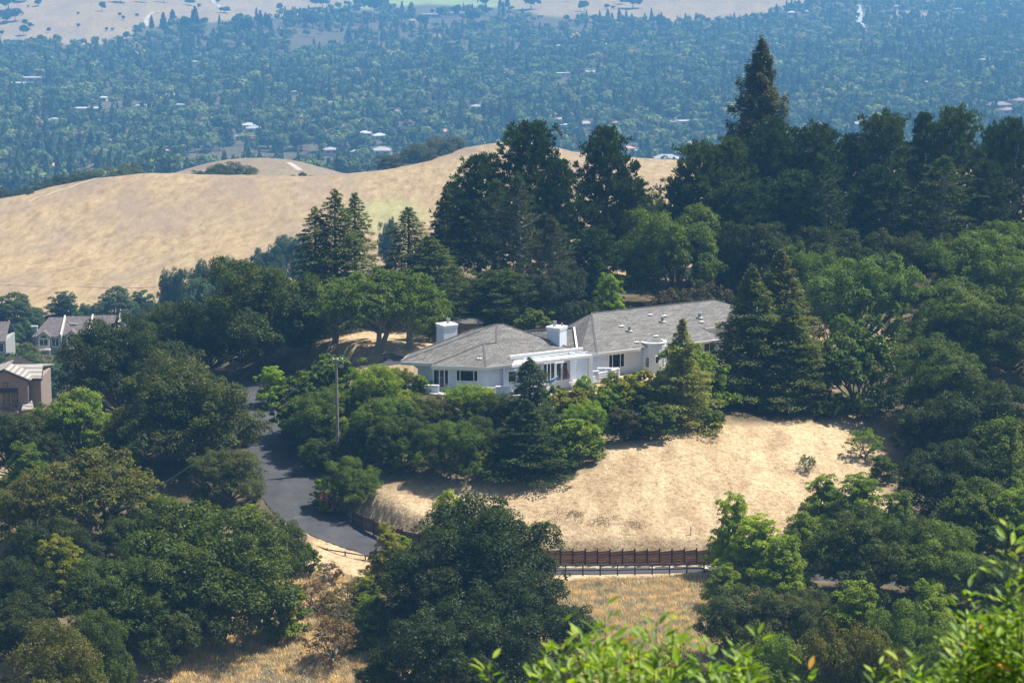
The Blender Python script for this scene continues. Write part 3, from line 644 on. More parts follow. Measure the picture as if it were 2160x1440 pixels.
    # right wing walls
    b(wl_, 'wall', STUCCO); wl_ = MB()
    F0 = C1 + back * .9 + dirA * .1; F1 = E + back * .95 - dirA * .6; F00 = F0 + Vector((-1.9, 1.0, 0))
    walls(wl_, [F00 + Vector((-1.5, 1.5, 0)), F00, F0, F1, F1 + back * 5], zg, zs)
    b(wl_, 'wall', STUCCO); wl_ = MB()
    KK = K + back * 1.0; walls(wl_, [KK - dirA * 1.5, KK + dirA * 5, KK + dirA * 5 + back * 5], zg, K.z - .4)
    b(wl_, 'wall', STUCCO); wl_ = MB()
    walls(wl_, [inn(B1, 0, -.8), inn(B2, 0, -.8)], zg, zs)
    b(wl_, 'wall', STUCCO); wl_ = MB()
    S0 = P(1212, 790, 275.0); S1_ = P(1240, 785, 276.0); walls(wl_, [D1 + Vector((0, .05, 0)), S1_], zg, CZ + ze + .2)
    b(wl_, 'wall', STUCCO)
    # rounded bay tower
    tw = MB(); cx, cy = P(1377.6, 760, 281.2).x, 281.2 + .35; rad = 1.52; n = 22
    ring = lambda r: [(cx + r * math.cos(math.pi + math.pi * 2 * i / n), cy + r * math.sin(math.pi + math.pi * 2 * i / n)) for i in range(n)]
    zt = CZ - 54.75
    tw.prism(ring(rad), zg, zt - .45)
    ro, ri = ring(rad + .03), ring(rad - .24)
    for i in range(n):
        j = (i + 1) % n; tw.poly([(*ro[i], zt - .46), (*ro[j], zt - .46), (*ro[j], zt), (*ro[i], zt), (*ri[i], zt - .46), (*ri[j], zt - .46), (*ri[j], zt), (*ri[i], zt)], [(0, 1, 2, 3), (3, 2, 6, 7), (5, 4, 7, 6)])
    b(tw, 'bay_tower', STUCCO)
    tp = MB(); rc = ring(rad + .09)
    for i in range(n):
        j = (i + 1) % n; r3 = ring(rad - .26); tp.poly([(*rc[i], zt + .002), (*rc[j], zt + .002), (*rc[j], zt + .09), (*rc[i], zt + .09), (*r3[i], zt + .002), (*r3[j], zt + .002), (*r3[j], zt + .09), (*r3[i], zt + .09)], [(0, 1, 2, 3), (3, 2, 6, 7), (5, 4, 7, 6)])
    b(tp, 'coping', TRIM)
    def tower_win(a0, py0, py1, wd):
        p = Vector((cx + (rad + .02) * math.cos(a0), cy + (rad + .02) * math.sin(a0), 0)); d = Vector((-math.sin(a0), math.cos(a0), 0)); sz0 = slopes(1370, py0)[1] * p.y + CZ; sz1 = slopes(1370, py1)[1] * p.y + CZ
        o = window_w(H0, p - d * wd / 2, p + d * wd / 2, p - d * wd / 2, p + d * wd / 2, sz1, sz0, (), 'window', w=.1); o.matrix_parent_inverse = Matrix.Translation(-Vector(H0.location))
    tower_win(math.radians(-118), 752, 776, .68); tower_win(math.radians(-76), 750.5, 767, .5); tower_win(math.radians(-30), 750, 767, .5)
    # windows and glazed doors
    def win(*a, **k):
        o = window(H0, *a, **k); o.matrix_parent_inverse = Matrix.Translation(-Vector(H0.location)); return o
    o = win(W1, W2, 912.8, 777.8, 948, 818, (.40, .70), name='french_door', w=.15)
    win(W1, W2, 961.7, 779.6, 1009, 804.6, (.185, .80), w=.1)
    win(W4, W5, 1070, 781, 1089.6, 807, w=.13)
    win(D0, D1, 1144, 764.5, 1171, 806, (.36, .62), name='french_door', w=.13); win(D0, D1, 1171.6, 763, 1198, 803, (.45, .55), name='french_door', w=.13)
    win(F0, F1, 1283, 745.5, 1317.5, 775.5, (.25, .73), w=.1)
    win(F0, F1, 1484, 722.5, 1508, 741, (.5,), w=.08)
    # door handles
    hb = MB(); p = on_wall(D0, D1, 1184.6, 790); hb.box((p.x + .06, p.y - .14, p.z), (.05, .08, .16)); b(hb, 'door_handle', METAL)
    # canopy, upper beam, pillars
    ca = MB(); zc = CZ - 54.48
    q = [G(1080, 772, -54.62), G(1110, 767, -54.6), G(1248, 749, -54.5), G(1233, 745.2, -54.5), G(1085, 762.5, -54.6)]
    ca.prism([(p.x, p.y) for p in q], zc - .30, zc); ca.beam(Vector((*G(1074.5, 757.5, -54.45).xy, zc + .44)), Vector((*G(1229, 740, -54.45).xy, zc + .44)), .28, .42)
    f0, f1 = q[1], q[2]; ca.beam(Vector((f0.x, f0.y, zc + .06)), Vector((f1.x, f1.y, zc + .06)), .3, .3)
    b(ca, 'canopy', TRIM)
    pm = MB()
    for px, py, Y, w in ((1142, 812, 268.95, .42), (1244.5, 797, 272.75, .5)):
        p = P(px, py, Y); pm.box((p.x, p.y, (zc - .3 + CZ - 58.9) / 2), (w, w * .9, zc - .3 - CZ + 58.9), .5); b(pm, 'pillar', STUCCO); pm = MB()
    p = on_wall(D0, D1, 1206, 780); pm.box((p.x, p.y - .35, (zc - .3 + CZ - 58.9) / 2), (.7, .5, zc - .3 - CZ + 58.9), .5)
    b(pm, 'pillar', STUCCO)
    # terrace floors and parapets
    tf = MB(); zf = CZ - 58.05
    tf.prism([(p.x, p.y) for p in (G(1095, 826, -58.05), G(1200, 811, -58.05), G(1290, 803, -58.05), G(1300, 770, -58.05), G(1120, 775, -58.05))], zf - 1.6, zf)
    TP = plain_mat('terrace_paving', (.42, .40, .37), .9, .1, 2); b(tf, 'terrace', TP); tf = MB()
    tf.prism([(p.x, p.y) for p in (G(832, 818, -58.05), G(905, 829, -58.05), G(925, 832, -58.05), G(1100, 834, -58.05), G(1100, 800, -58.05), G(880, 790, -58.05))], zf - 1.4, zf - .01)
    b(tf, 'terrace', TP)
    def parapet(pts, zt, h=1.5, th=.26):
        pa = MB(); cp_ = MB()
        for (a0, b0), (a1, b1) in zip(pts[:-1], pts[1:]):
            p = G(a0, b0, zt); r = G(a1, b1, zt); pa.beam(p, r, th, h); cp_.beam(p + Vector((0, 0, .06)), r + Vector((0, 0, .06)), th + .08, .056)
        b(pa, 'parapet', STUCCO); b(cp_, 'coping', TRIM)
    def rails(a, c, zt, k=3, gap=.28, th=.2):
        cp_ = MB()
        for i in range(k):
            cp_.beam(G(*a, zt) - Vector((0, 0, i * gap)), G(*c, zt) - Vector((0, 0, i * gap)), th, .12)
        b(cp_, 'railing', TRIM)
    parapet([(1100, 822), (1141, 813.5), (1199, 800.5)], -57.3, 2.2)
    parapet([(832, 806), (853, 806.5)], -57.15, 1.7); rails((853, 810), (899, 813), -57.3); parapet([(899, 812.5), (926, 813)], -57.25, 1.7)
    rails((1018, 816.5), (1046, 817), -57.3, 3); parapet([(1045.5, 815.5), (1077, 815)], -57.15, 1.7); rails((1077, 816), (1100, 814), -57.3, 4)
    parapet([(833, 806), (873, 798)], -57.15, 1.5)
    rails((1200, 803), (1262, 792), -57.5, 4); parapet([(1247, 784), (1263, 782.5)], -56.95, 1.9); rails((1262, 786), (1292, 781), -57.0, 4); parapet([(1260, 776.5), (1305, 777)], -56.7, 1.4); parapet([(1290, 781), (1306, 778)], -56.8, 2.4); parapet([(1246, 800), (1290, 795)], -57.9, 1.8)
    # chimneys
    for (px, Y, sz, zt, zb, rot) in ((942.5, 284.0, 1.85, 681, -56, math.radians(30)), (1174.5, 278.6, 1.72, 686.5, -55, math.radians(-30))):
        p = P(px, zt, Y); ch = MB(); ch.box((p.x, p.y, (p.z - .2 + CZ + zb) / 2), (sz, sz, p.z - .2 - CZ - zb), rot); co = b(ch, 'chimney', STUCCO)
        cc = MB(); cc.box((p.x, p.y, p.z - .32), (sz + .12, sz + .12, .24), rot); cc.box((p.x, p.y, p.z - .14), (sz + .2, sz + .2, .12), rot); cc.build('chimney_cap', TRIM, co)
        fl = MB(); fx = p + Vector(((.15, .25, 0) if px < 1000 else (-.25, .1, 0)))
        fl.tube([(fx.x, fx.y, p.z - .08), (fx.x, fx.y, p.z + .32)], .2, 12); fl.tube([(fx.x, fx.y, p.z + .30), (fx.x, fx.y, p.z + .52)], .25, 12); fl.build('flue', METAL, co)
        if px > 1000:
            f2 = MB(); f2.tube([(p.x + .6, p.y, p.z - .08), (p.x + .6, p.y, p.z + .3)], .11, 8); f2.build('flue', METAL, co)
    # roof vents: thick stacks and thin pipes with flashing
    for px, py, thick, side in ((1309, 688, 0, 1), (1327.5, 699, 1, 1), (1370, 664, 0, 1), (1397, 679.5, 1, 1), (1399, 666.5, 0, 1), (1475.5, 671, 1, 1), (1478, 679, 0, 1), (1381.5, 709, 0, 1), (1341, 722, 0, 1)):
        p = pl(px, py); vb = MB(); vb.box((p.x + .1, p.y, p.z + .05), (.62, .42, .05), .5)
        o = b(vb, 'vent_flashing', FLASH); vv = MB(); vv.tube([p + Vector((0, 0, -.1)), p + Vector((0, 0, .52 if thick else .38))], .16 if thick else .035, 10)
        if thick: vv.tube([p + Vector((0, 0, .5)), p + Vector((0, 0, .62))], .21, 10)
        vv.build('vent_pipe', METAL, o)
    pl2 = plane_z(A3, FC, T); pl3 = plane_z(FC, R2, P2)
    for f, px, py in ((pl2, 1011.5, 757), (pl3, 1118, 745)):
        p = f(px, py); vb = MB(); vb.box((p.x, p.y, p.z + .06), (.55, .4, .05)); o = b(vb, 'vent_flashing', FLASH); vv = MB(); vv.tube([p, p + Vector((0, 0, .45))], .035, 8); vv.build('vent_pipe', METAL, o)
    # blue hammock on the deck, and a pot plant
    hm = MB(); a = P(1143.5, 803, 269.8); c = P(1178, 793, 271.8); rows = 9; cols = 5; pts = []
    for i in range(rows):
        t = i / (rows - 1); mid = a.lerp(c, t); sag = .55 * (1 - (2 * t - 1) ** 2); wd = .12 + .75 * math.sin(math.pi * min(max(t, .02), .98)) ** .6
        for j in range(cols):
            s = j / (cols - 1) - .5; pts.append((mid.x - s * wd * .4, mid.y + s * wd, mid.z - sag + abs(s) ** 2 * 1.1 * wd))
    hm.poly(pts, [(i * cols + j, i * cols + j + 1, (i + 1) * cols + j + 1, (i + 1) * cols + j) for i in range(rows - 1) for j in range(cols - 1)])
    ho = hm.build('hammock', plain_mat('blue_canvas', (.16, .27, .42), .8, .2, 5)); ho.modifiers.new('thick', 'SOLIDIFY').thickness = .02
    tag(ho, 'blue cloth hammock slung across the covered deck', 'hammock')
build_house()

# ------------------------------------------------------------------ brown house at the left edge
def rel(o, root): o.matrix_parent_inverse = Matrix.Translation(-Vector(root.location)); return o
TAN = plain_mat('tan_stucco', (.24, .185, .16), .9, .06, 1.2, bump=.15)
def tile_mat():
    m, nt, out = new_mat('pale_roof_tile'); g = nt.nodes.new('ShaderNodeNewGeometry'); w = nt.nodes.new('ShaderNodeTexWave'); w.bands_direction = 'Z'; w.inputs['Scale'].default_value = 1.15; w.inputs['Distortion'].default_value = .3
    nt.links.new(g.outputs['Position'], w.inputs['Vector']); r = ramp(nt, w.outputs['Fac'], [(.15, (.16, .14, .12)), (.35, (.25, .23, .21)), (.9, (.32, .295, .27))]); b = nt.nodes.new('ShaderNodeBsdfPrincipled'); b.inputs['Roughness'].default_value = .85
    n = noise(nt, 2.5, 4, .6, g.outputs['Position']); c = mixc(nt, 1.0, r.outputs[0], ramp(nt, n.outputs[0], [(.3, (.8, .8, .8)), (.7, (1.15, 1.12, 1.1))]).outputs[0], 'MULTIPLY'); nt.links.new(c, b.inputs['Base Color']); nt.links.new(b.outputs[0], out.inputs[0]); return m
TILE = tile_mat()
DTRIM = plain_mat('dark_trim', (.05, .042, .038), .7, .2, 2)
def build_brown():
    Y0 = 310.0; root = empty('brown_house', (P(40, 860, Y0).x, Y0, CZ - 71)); tag(root, 'brown stucco house with pale tiled gable roof at the left edge', 'house')
    def pt(px, py, Y=Y0): return P(px, py, Y)
    w = MB(); zb = pt(0, 885).z; xl = pt(-70, 800).x; xr = pt(58, 800).x; xa = pt(10, 780).x; zE = pt(58, 800).z; zA = pt(10, 780).z
    # gabled front body
    w.poly([(xl, Y0, zb), (xr, Y0, zb), (xr, Y0, zE), (xa, Y0, zA), (xl, Y0, zE - .6), (xl, Y0 + 9, zb), (xr, Y0 + 9, zb), (xr, Y0 + 9, zE), (xa, Y0 + 9, zA), (xl, Y0 + 9, zE - .6)],
           [(0, 1, 2, 3, 4), (9, 8, 7, 6, 5), (1, 6, 7, 2), (0, 4, 9, 5)])
    x2 = pt(82, 800).x; w.box(((xr + x2) / 2, Y0 + 4.7, (zb + zE) / 2 - .1), (x2 - xr, 7, zE - zb - .1)); rel(w.build('wall', TAN, root), root)
    r = MB(); pr = pt(10, 775); rR = pt(62, 797); 
    a = Vector((xa, Y0 - .5, zA + .25)); e = Vector((xr + .5, Y0 - .5, zE + .02)); lft = Vector((xl - .5, Y0 - .5, zE - .5))
    r.poly([a, e, e + Vector((0, 4, 0)), a + Vector((0, 4, 0))], [(0, 1, 2, 3)]); r.poly([lft, a, a + Vector((0, 6, 0)), lft + Vector((0, 6, 0))], [(0, 1, 2, 3)])
    # main roof: ridge along x, its right gable end to the right
    k0 = Vector((xl - 2, Y0 + 1.0, zE - .05)); k1 = Vector((pt(84, 797).x, Y0 + .9, zE + .0)); zR = P(91, 770, Y0 + 5.2).z; rg1 = Vector((P(90, 770, Y0 + 5.2).x, Y0 + 5.2, zR)); rg0 = Vector((xl - 2, Y0 + 5.2, zR)); bk = Vector((0, 9.4, 0))
    r.poly([k0, k1, rg1, rg0, k0 + bk, k1 + bk], [(0, 1, 2, 3), (3, 2, 5, 4)])
    o = r.build('roof', TILE, root); o.modifiers.new('t', 'SOLIDIFY').thickness = .14; rel(o, root)
    d = MB(); d.beam(a + Vector((0, -.06, -.12)), e + Vector((0, -.06, -.12)), .1, .26); d.beam(a + Vector((0, -.06, -.12)), lft + Vector((0, -.06, -.12)), .1, .26); d.beam(k1 + Vector((-1.3, -.1, -.12)), k1 + Vector((.05, -.1, -.12)), .12, .22); d.beam(k1 + Vector((.05, 0, -.1)), rg1 + Vector((.05, 0, -.1)), .12, .25); rel(d.build('fascia', DTRIM, root), root)
    A_, B_ = Vector((xl, Y0, 0)), Vector((xr, Y0, 0))
    rel(window(root, A_, B_, 6, 806, 16.5, 815.5, frame_mat=DTRIM), root)
    rel(window(root, A_, B_, 6, 828, 20, 860, name='balcony_door', frame_mat=DTRIM, bar=.3), root); rel(window(root, A_, B_, 25, 828, 37, 858, frame_mat=DTRIM, mull=(.5,)), root); rel(window(root, A_, B_, -40, 828, -15, 858, frame_mat=DTRIM, mull=(.5,)), root)
    aw = MB(); p = pt(38, 820); q = pt(-20, 820); aw.poly([(q.x, Y0, p.z + .1), (p.x, Y0, p.z + .1), (p.x, Y0 - .9, p.z - .3), (q.x, Y0 - .9, p.z - .3), (q.x, Y0, p.z + .0), (p.x, Y0, p.z + .0), (p.x, Y0 - .9, p.z - .4), (q.x, Y0 - .9, p.z - .4)], [(0, 1, 2, 3), (7, 6, 5, 4), (3, 2, 6, 7), (1, 5, 6, 2)]); rel(aw.build('awning', DTRIM, root), root)
    bl = MB(); z0, z1 = pt(0, 865).z, pt(0, 847).z; x1 = pt(40, 850).x
    bl.beam((xl, Y0 - 1, z1), (x1, Y0 - 1, z1), .06, .06); bl.beam((xl, Y0 - 1, z0 + .06), (x1, Y0 - 1, z0 + .06), .06, .06); x = xl
    while x < x1: bl.box((x, Y0 - 1, (z0 + z1) / 2), (.035, .035, z1 - z0)); x += .22
    bl.box((x1, Y0 - .5, z1 - .03), (.05, 1, .05)); rel(bl.build('balcony_railing', DTRIM, root), root)
    bf = MB(); bf.box(((xl + x1) / 2, Y0 - .52, z0 - .12), (x1 - xl, 1.04, .22)); rel(bf.build('balcony_floor', TAN, root), root)
    lr = MB(); p0 = pt(45, 865, Y0 - 1.5); p1 = pt(72, 862, Y0 - 1.5); p2 = pt(66, 838, Y0 + 1.5); p3 = pt(52, 838, Y0 + 1.5); lr.poly([p0, p1, p2, p3], [(0, 1, 2, 3)]); o = lr.build('lower_roof', TILE, root); o.modifiers.new('t', 'SOLIDIFY').thickness = .15; rel(o, root)
    lb = MB(); lb.box(((p0.x + p1.x) / 2, Y0 + 1, (p0.z + zb) / 2 - .1), (2, 3.5, p0.z - zb - .2)); rel(lb.build('porch_wall', TAN, root), root)
build_brown()

# ------------------------------------------------------------------ townhouses below the golden hill
SAGE = plain_mat('sage_siding', (.27, .29, .27), .85, .06, 1.5); CREAM = plain_mat('cream_stucco', (.50, .47, .41), .85, .05, 1.5)
def townhouse(px0, px1, py_e, py_b, Y, label, units, chim=True, panels=False, only_right=False):
    """attached row: pixel span, eave row, base row; facade faces the camera"""
    a = P(px0, py_e, Y); c = P(px1, py_e, Y); zb = P(px0, py_b, Y).z - 3; root = empty('townhouse_row', ((a.x + c.x) / 2, Y, zb)); tag(root, label, 'house')
    uw_ = (c.x - a.x) / units; D = 9.0; zr = a.z + 2.9
    for u in range(units):
        x0 = a.x + u * uw_; x1 = x0 + uw_; yo = u * 1.2; w = MB(); w.box(((x0 + x1) / 2, Y + D / 2 + yo, (zb + a.z) / 2), (uw_ - .05, D, a.z - zb)); rel(w.build('wall', SAGE, root), root)
        dz = u * .6; r = MB(); hipL = 2.2 if u == 0 else 0
        r.poly([(x0 - (.4 if u == 0 else 0), Y - .5 + yo, a.z - .1 + dz * 0), (x1, Y - .5 + yo, a.z - .1), (x1, Y + 5 + yo, zr), (x0 + hipL, Y + 5 + yo, zr), (x0 - (.4 if u == 0 else 0), Y + D + 1 + yo, a.z - .1), (x1, Y + D + 1 + yo, a.z - .1)], [(0, 1, 2, 3), (3, 2, 5, 4), (0, 3, 4)])
        o = r.build('roof', SHINGLE_B, root); o.modifiers.new('t', 'SOLIDIFY').thickness = .12; rel(o, root)
        # party-wall parapet running up the slope
        pw = MB(); pw.beam((x1, Y - .6 + yo, a.z + .35), (x1, Y + 5 + yo, zr + .45), .32, .9)
        if px0 > 0: rel(pw.build('party_wall', CREAM, root), root)
        # dormer bay with arched window
        g = MB(); gx = x0 + uw_ * .38; gw = uw_ * .42; gz = a.z; g.poly([(gx - gw / 2, Y - .9 + yo, zb), (gx + gw / 2, Y - .9 + yo, zb), (gx + gw / 2, Y - .9 + yo, gz), (gx, Y - .9 + yo, gz + .95), (gx - gw / 2, Y - .9 + yo, gz), (gx - gw / 2, Y + 2 + yo, zb), (gx + gw / 2, Y + 2 + yo, zb), (gx + gw / 2, Y + 2 + yo, gz), (gx, Y + 2 + yo, gz + .95), (gx - gw / 2, Y + 2 + yo, gz)], [(0, 1, 2, 3, 4), (1, 6, 7, 2), (0, 4, 9, 5), (9, 8, 7, 6, 5)])
        rel(g.build('bay', CREAM, root), root)
        gr = MB(); gr.poly([(gx - gw / 2 - .3, Y - 1.2 + yo, gz - .1), (gx, Y - 1.2 + yo, gz + 1.1), (gx + gw / 2 + .3, Y - 1.2 + yo, gz - .1), (gx - gw / 2 - .3, Y + 3 + yo, gz - .1), (gx, Y + 3 + yo, gz + 1.1), (gx + gw / 2 + .3, Y + 3 + yo, gz - .1)], [(0, 1, 4, 3), (1, 2, 5, 4)]); o = gr.build('bay_roof', SHINGLE_B, root); o.modifiers.new('t', 'SOLIDIFY').thickness = .14; rel(o, root)
        A_, B_ = Vector((gx - gw / 2, Y - .9 + yo, 0)), Vector((gx + gw / 2, Y - .9 + yo, 0))
        rel(window_w(root, A_, B_, A_ + Vector((gw * .1, 0, 0)), B_ - Vector((gw * .1, 0, 0)), gz - 2.2, gz - .5, (.5,), frame_mat=TRIM), root)
        f = MB(); n = 8; rr = .62; pts = [(gx + rr * math.cos(math.pi * i / n), Y - .93 + yo, gz - .3 + rr * math.sin(math.pi * i / n)) for i in range(n + 1)]; pts2 = [(p[0], p[1] + .05, p[2]) for p in pts]; f.poly(pts + pts2, [tuple(range(n + 1))[::-1]] + [(i, i + 1, n + 2 + i, n + 1 + i) for i in range(n)]); rel(f.build('arched_window', GLASS, root), root)
        A2_, B2_ = Vector((x0, Y + yo, 0)), Vector((x1, Y + yo, 0)); xs = gx + gw / 2 + .25
        for zt, zbt in ((a.z - .45, a.z - 2.3), (a.z - 3.6, a.z - 5.3)): rel(window_w(root, A2_, B2_, Vector((xs, Y + yo, 0)), Vector((x1 - .4, Y + yo, 0)), zbt, zt, (.5,), frame_mat=TRIM), root)
        rel(window_w(root, A_, B_, A_ + Vector((gw * .12, 0, 0)), B_ - Vector((gw * .12, 0, 0)), gz - 5.4, gz - 3.7, (.5,), frame_mat=TRIM), root)
        bl = MB(); bz = a.z - 2.5; bl.beam((gx - gw * .6, Y - 2.2 + yo, bz + .9), (gx + gw * .6, Y - 2.2 + yo, bz + .9), .08, .1); bl.box((gx, Y - 1.6 + yo, bz - .1), (gw * 1.2, 1.35, .3))
        for i in range(14): bl.box((gx - gw * .6 + gw * 1.2 * i / 13, Y - 2.2 + yo, bz + .45), (.06, .06, .9))
        for sx in (-.58, .58): bl.box((gx + gw * sx, Y - 2.15 + yo, (bz + zb) / 2), (.2, .2, bz - zb))
        rel(bl.build('balcony', CREAM, root), root)
        ch = MB(); cxx = x0 - .1 if u == 0 else x0 + uw_ * .35; cyy = Y + 1.2 + yo if u == 0 else Y + 3 + yo; ch.box((cxx, cyy, (zb + a.z + 1.6) / 2), (1.1, 1.1, a.z + 1.6 - zb)); ch.box((cxx, cyy, a.z + 1.7), (1.3, 1.3, .2)); rel(ch.build('chimney', SAGE, root), root)
        if panels and u == units - 1:
            sp = MB()
            for i in range(2):
                for j in range(1):
                    xx = x0 + 1.2 + i * 2.1; sp.poly([(xx, Y + 1.2 + yo, a.z + .95), (xx + 1.9, Y + 1.2 + yo, a.z + .95), (xx + 1.9, Y + 3.9 + yo, a.z + 2.42), (xx, Y + 3.9 + yo, a.z + 2.42)], [(0, 1, 2, 3)])
            o = sp.build('solar_panel', plain_mat('solar_glass', (.25, .33, .45), .15, .1, 1, spec=.9), root); o.modifiers.new('t', 'SOLIDIFY').thickness = .06; rel(o, root)
    return root
townhouse(72, 300, 708, 748, 482, 'row of sage and cream townhouses with brown roofs below the golden hill', 4, panels=True)
townhouse(-70, 12, 718, 742, 470, 'end of a second townhouse row cut by the left edge', 1)

# ------------------------------------------------------------------ fences along the road
RUST = []
def wood_mat(name, lo, hi):
    m, nt, out = new_mat(name); g = nt.nodes.new('ShaderNodeNewGeometry'); mp = nt.nodes.new('ShaderNodeMapping'); mp.inputs['Scale'].default_value = (.8, .8, 5); nt.links.new(g.outputs['Position'], mp.inputs[0])
    n = noise(nt, 1.3, 6, .7, mp.outputs[0], .6); r = ramp(nt, n.outputs[0], [(.3, lo), (.7, hi)]); c = mixc(nt, 1.0, r.outputs[0], ramp(nt, g.outputs['Random Per Island'], [(0, (.6, .6, .6)), (1, (1.35, 1.2, 1.1))]).outputs[0], 'MULTIPLY')
    b = nt.nodes.new('ShaderNodeBsdfPrincipled'); b.inputs['Roughness'].default_value = .9; nt.links.new(c, b.inputs['Base Color']); nt.links.new(b.outputs[0], out.inputs[0]); return m
REDWOOD = wood_mat('weathered_redwood', (.13, .062, .036), (.38, .21, .125)); RAILW = wood_mat('dark_rail_wood', (.05, .036, .028), (.15, .11, .08)); GREYW = wood_mat('grey_pole_wood', (.12, .11, .10), (.30, .28, .26))
def board_fence(label, pix, hgt, step, bm=None):
    pts = [P(*p) for p in pix]; root = empty('board_fence', tuple(pts[0])); tag(root, label, 'fence')
    total = sum((b - a).length for a, b in zip(pts, pts[1:])); n = max(1, round(total / step)); cum = [0]
    for a, b in zip(pts, pts[1:]): cum.append(cum[-1] + (b - a).length)
    def at(s):
        for i in range(len(pts) - 1):
            if s <= cum[i + 1] or i == len(pts) - 2: return pts[i].lerp(pts[i + 1], (s - cum[i]) / (cum[i + 1] - cum[i]))
    rr = random.Random(7)
    for i in range(n):
        a, b = at(total * i / n), at(total * (i + 1) / n); mb = MB(); k = 6; hh = hgt
        t0 = rr.uniform(-.05, .05)
        for j in range(k):
            z0 = hh * j / k; mb.beam(a + Vector((0, rr.uniform(0, .03), z0 + hh / k - .015 + t0 - .07)), b + Vector((0, rr.uniform(0, .03), z0 + hh / k - .015 + t0 + .07)), .05, hh / k - .02)
        rel(mb.build('board_panel', bm or REDWOOD, root), root)
    pm = None
    for i in range(n + 1):
        a = at(total * i / n); mb = MB(); mb.box((a.x, a.y - .06, a.z + hgt / 2), (.13, .13, hgt + .5)); rel(mb.build('post', DARKWOOD, root), root)
    return root
board_fence('long reddish retaining fence of horizontal boards beside the road', [(1130, 1192, 234.6), (1200, 1193.5, 234.3), (1300, 1194, 234.2), (1430, 1193, 234.2), (1510, 1191, 234.2), (1600, 1196, 233.8)], 1.62, 1.22)
board_fence('short dark stepped board wall at the road bend', [(744, 1104, 244.5), (760, 1114, 243), (800, 1130, 240.6), (860, 1150, 238.4), (960, 1172, 236.5)], 1.45, 2.0, wood_mat('dark_fence_wood', (.05, .028, .02), (.14, .08, .055)))
def rail_fence(label, pix, step, hgt=.95):
    pts = [P(*p) for p in pix]; root = empty('rail_fence', tuple(pts[0])); tag(root, label, 'fence'); cum = [0]
    for a, b in zip(pts, pts[1:]): cum.append(cum[-1] + (b - a).length)
    total = cum[-1]; n = max(1, round(total / step))
    def at(s):
        for i in range(len(pts) - 1):
            if s <= cum[i + 1] or i == len(pts) - 2: return pts[i].lerp(pts[i + 1], (s - cum[i]) / (cum[i + 1] - cum[i]))
    for i in range(n + 1):
        a = at(total * i / n); mb = MB(); mb.box((a.x, a.y, a.z + hgt / 2 - .1), (.13, .12, hgt + .25)); rel(mb.build('post', RAILW, root), root)
        if i < n:
            b = at(total * (i + 1) / n)
            for z in (hgt - .02, hgt * .45):
                mb = MB(); mb.beam(a + Vector((0, -.09, z)), b + Vector((0, -.09, z)), .06, .12); rel(mb.build('rail', RAILW, root), root)
    return root
rail_fence('long two rail dark wooden fence below the board fence', [(1120, 1209, 229.6), (1200, 1209.5, 229.4), (1300, 1208.5, 229.4), (1400, 1206.5, 229.4), (1485, 1204.5, 229.6)], 1.75)
rail_fence('curved two rail dark fence at the outside of the road bend', [(596, 1120, 242.5), (640, 1155, 238.2), (670, 1172, 236.2), (720, 1180, 234.6), (800, 1194, 233.2), (900, 1206, 231.5)], 2.1)
# rocks along the verge, a white marker stake
rk = plain_mat('verge_rock', (.42, .39, .36), .9, .2, 4, bump=.5)
def rock(px, py, Y, s, label):
    rng = np.random.RandomState(int(px)); me = bpy.data.meshes.new('rock'); import bmesh
    bm = bmesh.new(); bmesh.ops.create_icosphere(bm, subdivisions=2, radius=s)
    for v in bm.verts: v.co *= 1 + rng.uniform(-.22, .22); v.co.z *= .62; v.co.x *= 1.25
    bm.to_mesh(me); bm.free(); me.materials.append(rk); o = link('rock', me); p = P(px, py, Y); o.location = (p.x, p.y, h1(p.x, p.y) + s * .25); tag(o, label, 'rock'); return o
rock(1486, 1195, 232.6, .34, 'largest pale rock at the right end of the rail fence'); rock(1376, 1197, 233.2, .26, 'pale rock below the middle of the board fence'); rock(1415, 1197, 233.2, .2, 'small pale rock between two larger ones by the board fence'); rock(1258, 1196, 233.4, .2, 'small rock near the left end of the board fence'); rock(1301, 1196, 233.4, .22, 'flat rock under the left half of the board fence')
mb = MB(); p = P(1456.5, 1166, 236.3); zz = h1(p.x, p.y); mb.box((p.x, p.y, zz + .4), (.09, .09, .95)); mb.box((p.x, p.y, zz + .9), (.11, .11, .05)); tag(mb.build('marker_stake', plain_mat('grey_stake', (.5, .5, .48), .8, .1, 3)), 'thin pale stake standing just above the board fence', 'stake')

# ------------------------------------------------------------------ utility pole and wires
def build_pole():
    Y = 255.5; top = P(709, 757, Y); base = P(712.5, 968, Y); root = empty('utility_pole', (base.x, Y, base.z)); tag(root, 'weathered grey wooden utility pole among the shrubs', 'utility pole')
    mb = MB(); mb.tube([base - Vector((0, 0, .8)), base.lerp(top, .5), top], [.2, .17, .13], 12); rel(mb.build('pole', GREYW, root), root)
    ar = MB(); ar.beam(top + Vector((-.35, 0, -.12)), top + Vector((.75, 0, -.12)), .09, .11); rel(ar.build('cross_arm', GREYW, root), root)
    for dx in (-.3, .15, .65):
        i_ = MB(); i_.tube([top + Vector((dx, 0, -.12)), top + Vector((dx, 0, .0)), top + Vector((dx, 0, .12))], [.05, .09, .05], 8); rel(i_.build('insulator', TRIM, root), root)
    k = MB(); q = top + Vector((.45, -.1, -.85)); k.tube([q + Vector((-.4, 0, .1)), q], .04, 6); k.tube([q + Vector((0, 0, -.12)), q + Vector((.05, 0, .2))], .12, 8); k.tube([q + Vector((.25, 0, -.1)), q + Vector((.28, 0, .15))], .07, 8); k.beam(q + Vector((-.2, 0, 0)), q + Vector((.3, 0, 0)), .05, .05); rel(k.build('cutout_switch', METAL, root), root)
    return top
ptop = build_pole()
WIRE = plain_mat('wire', (.06, .10, .09), .6, .1, 1)
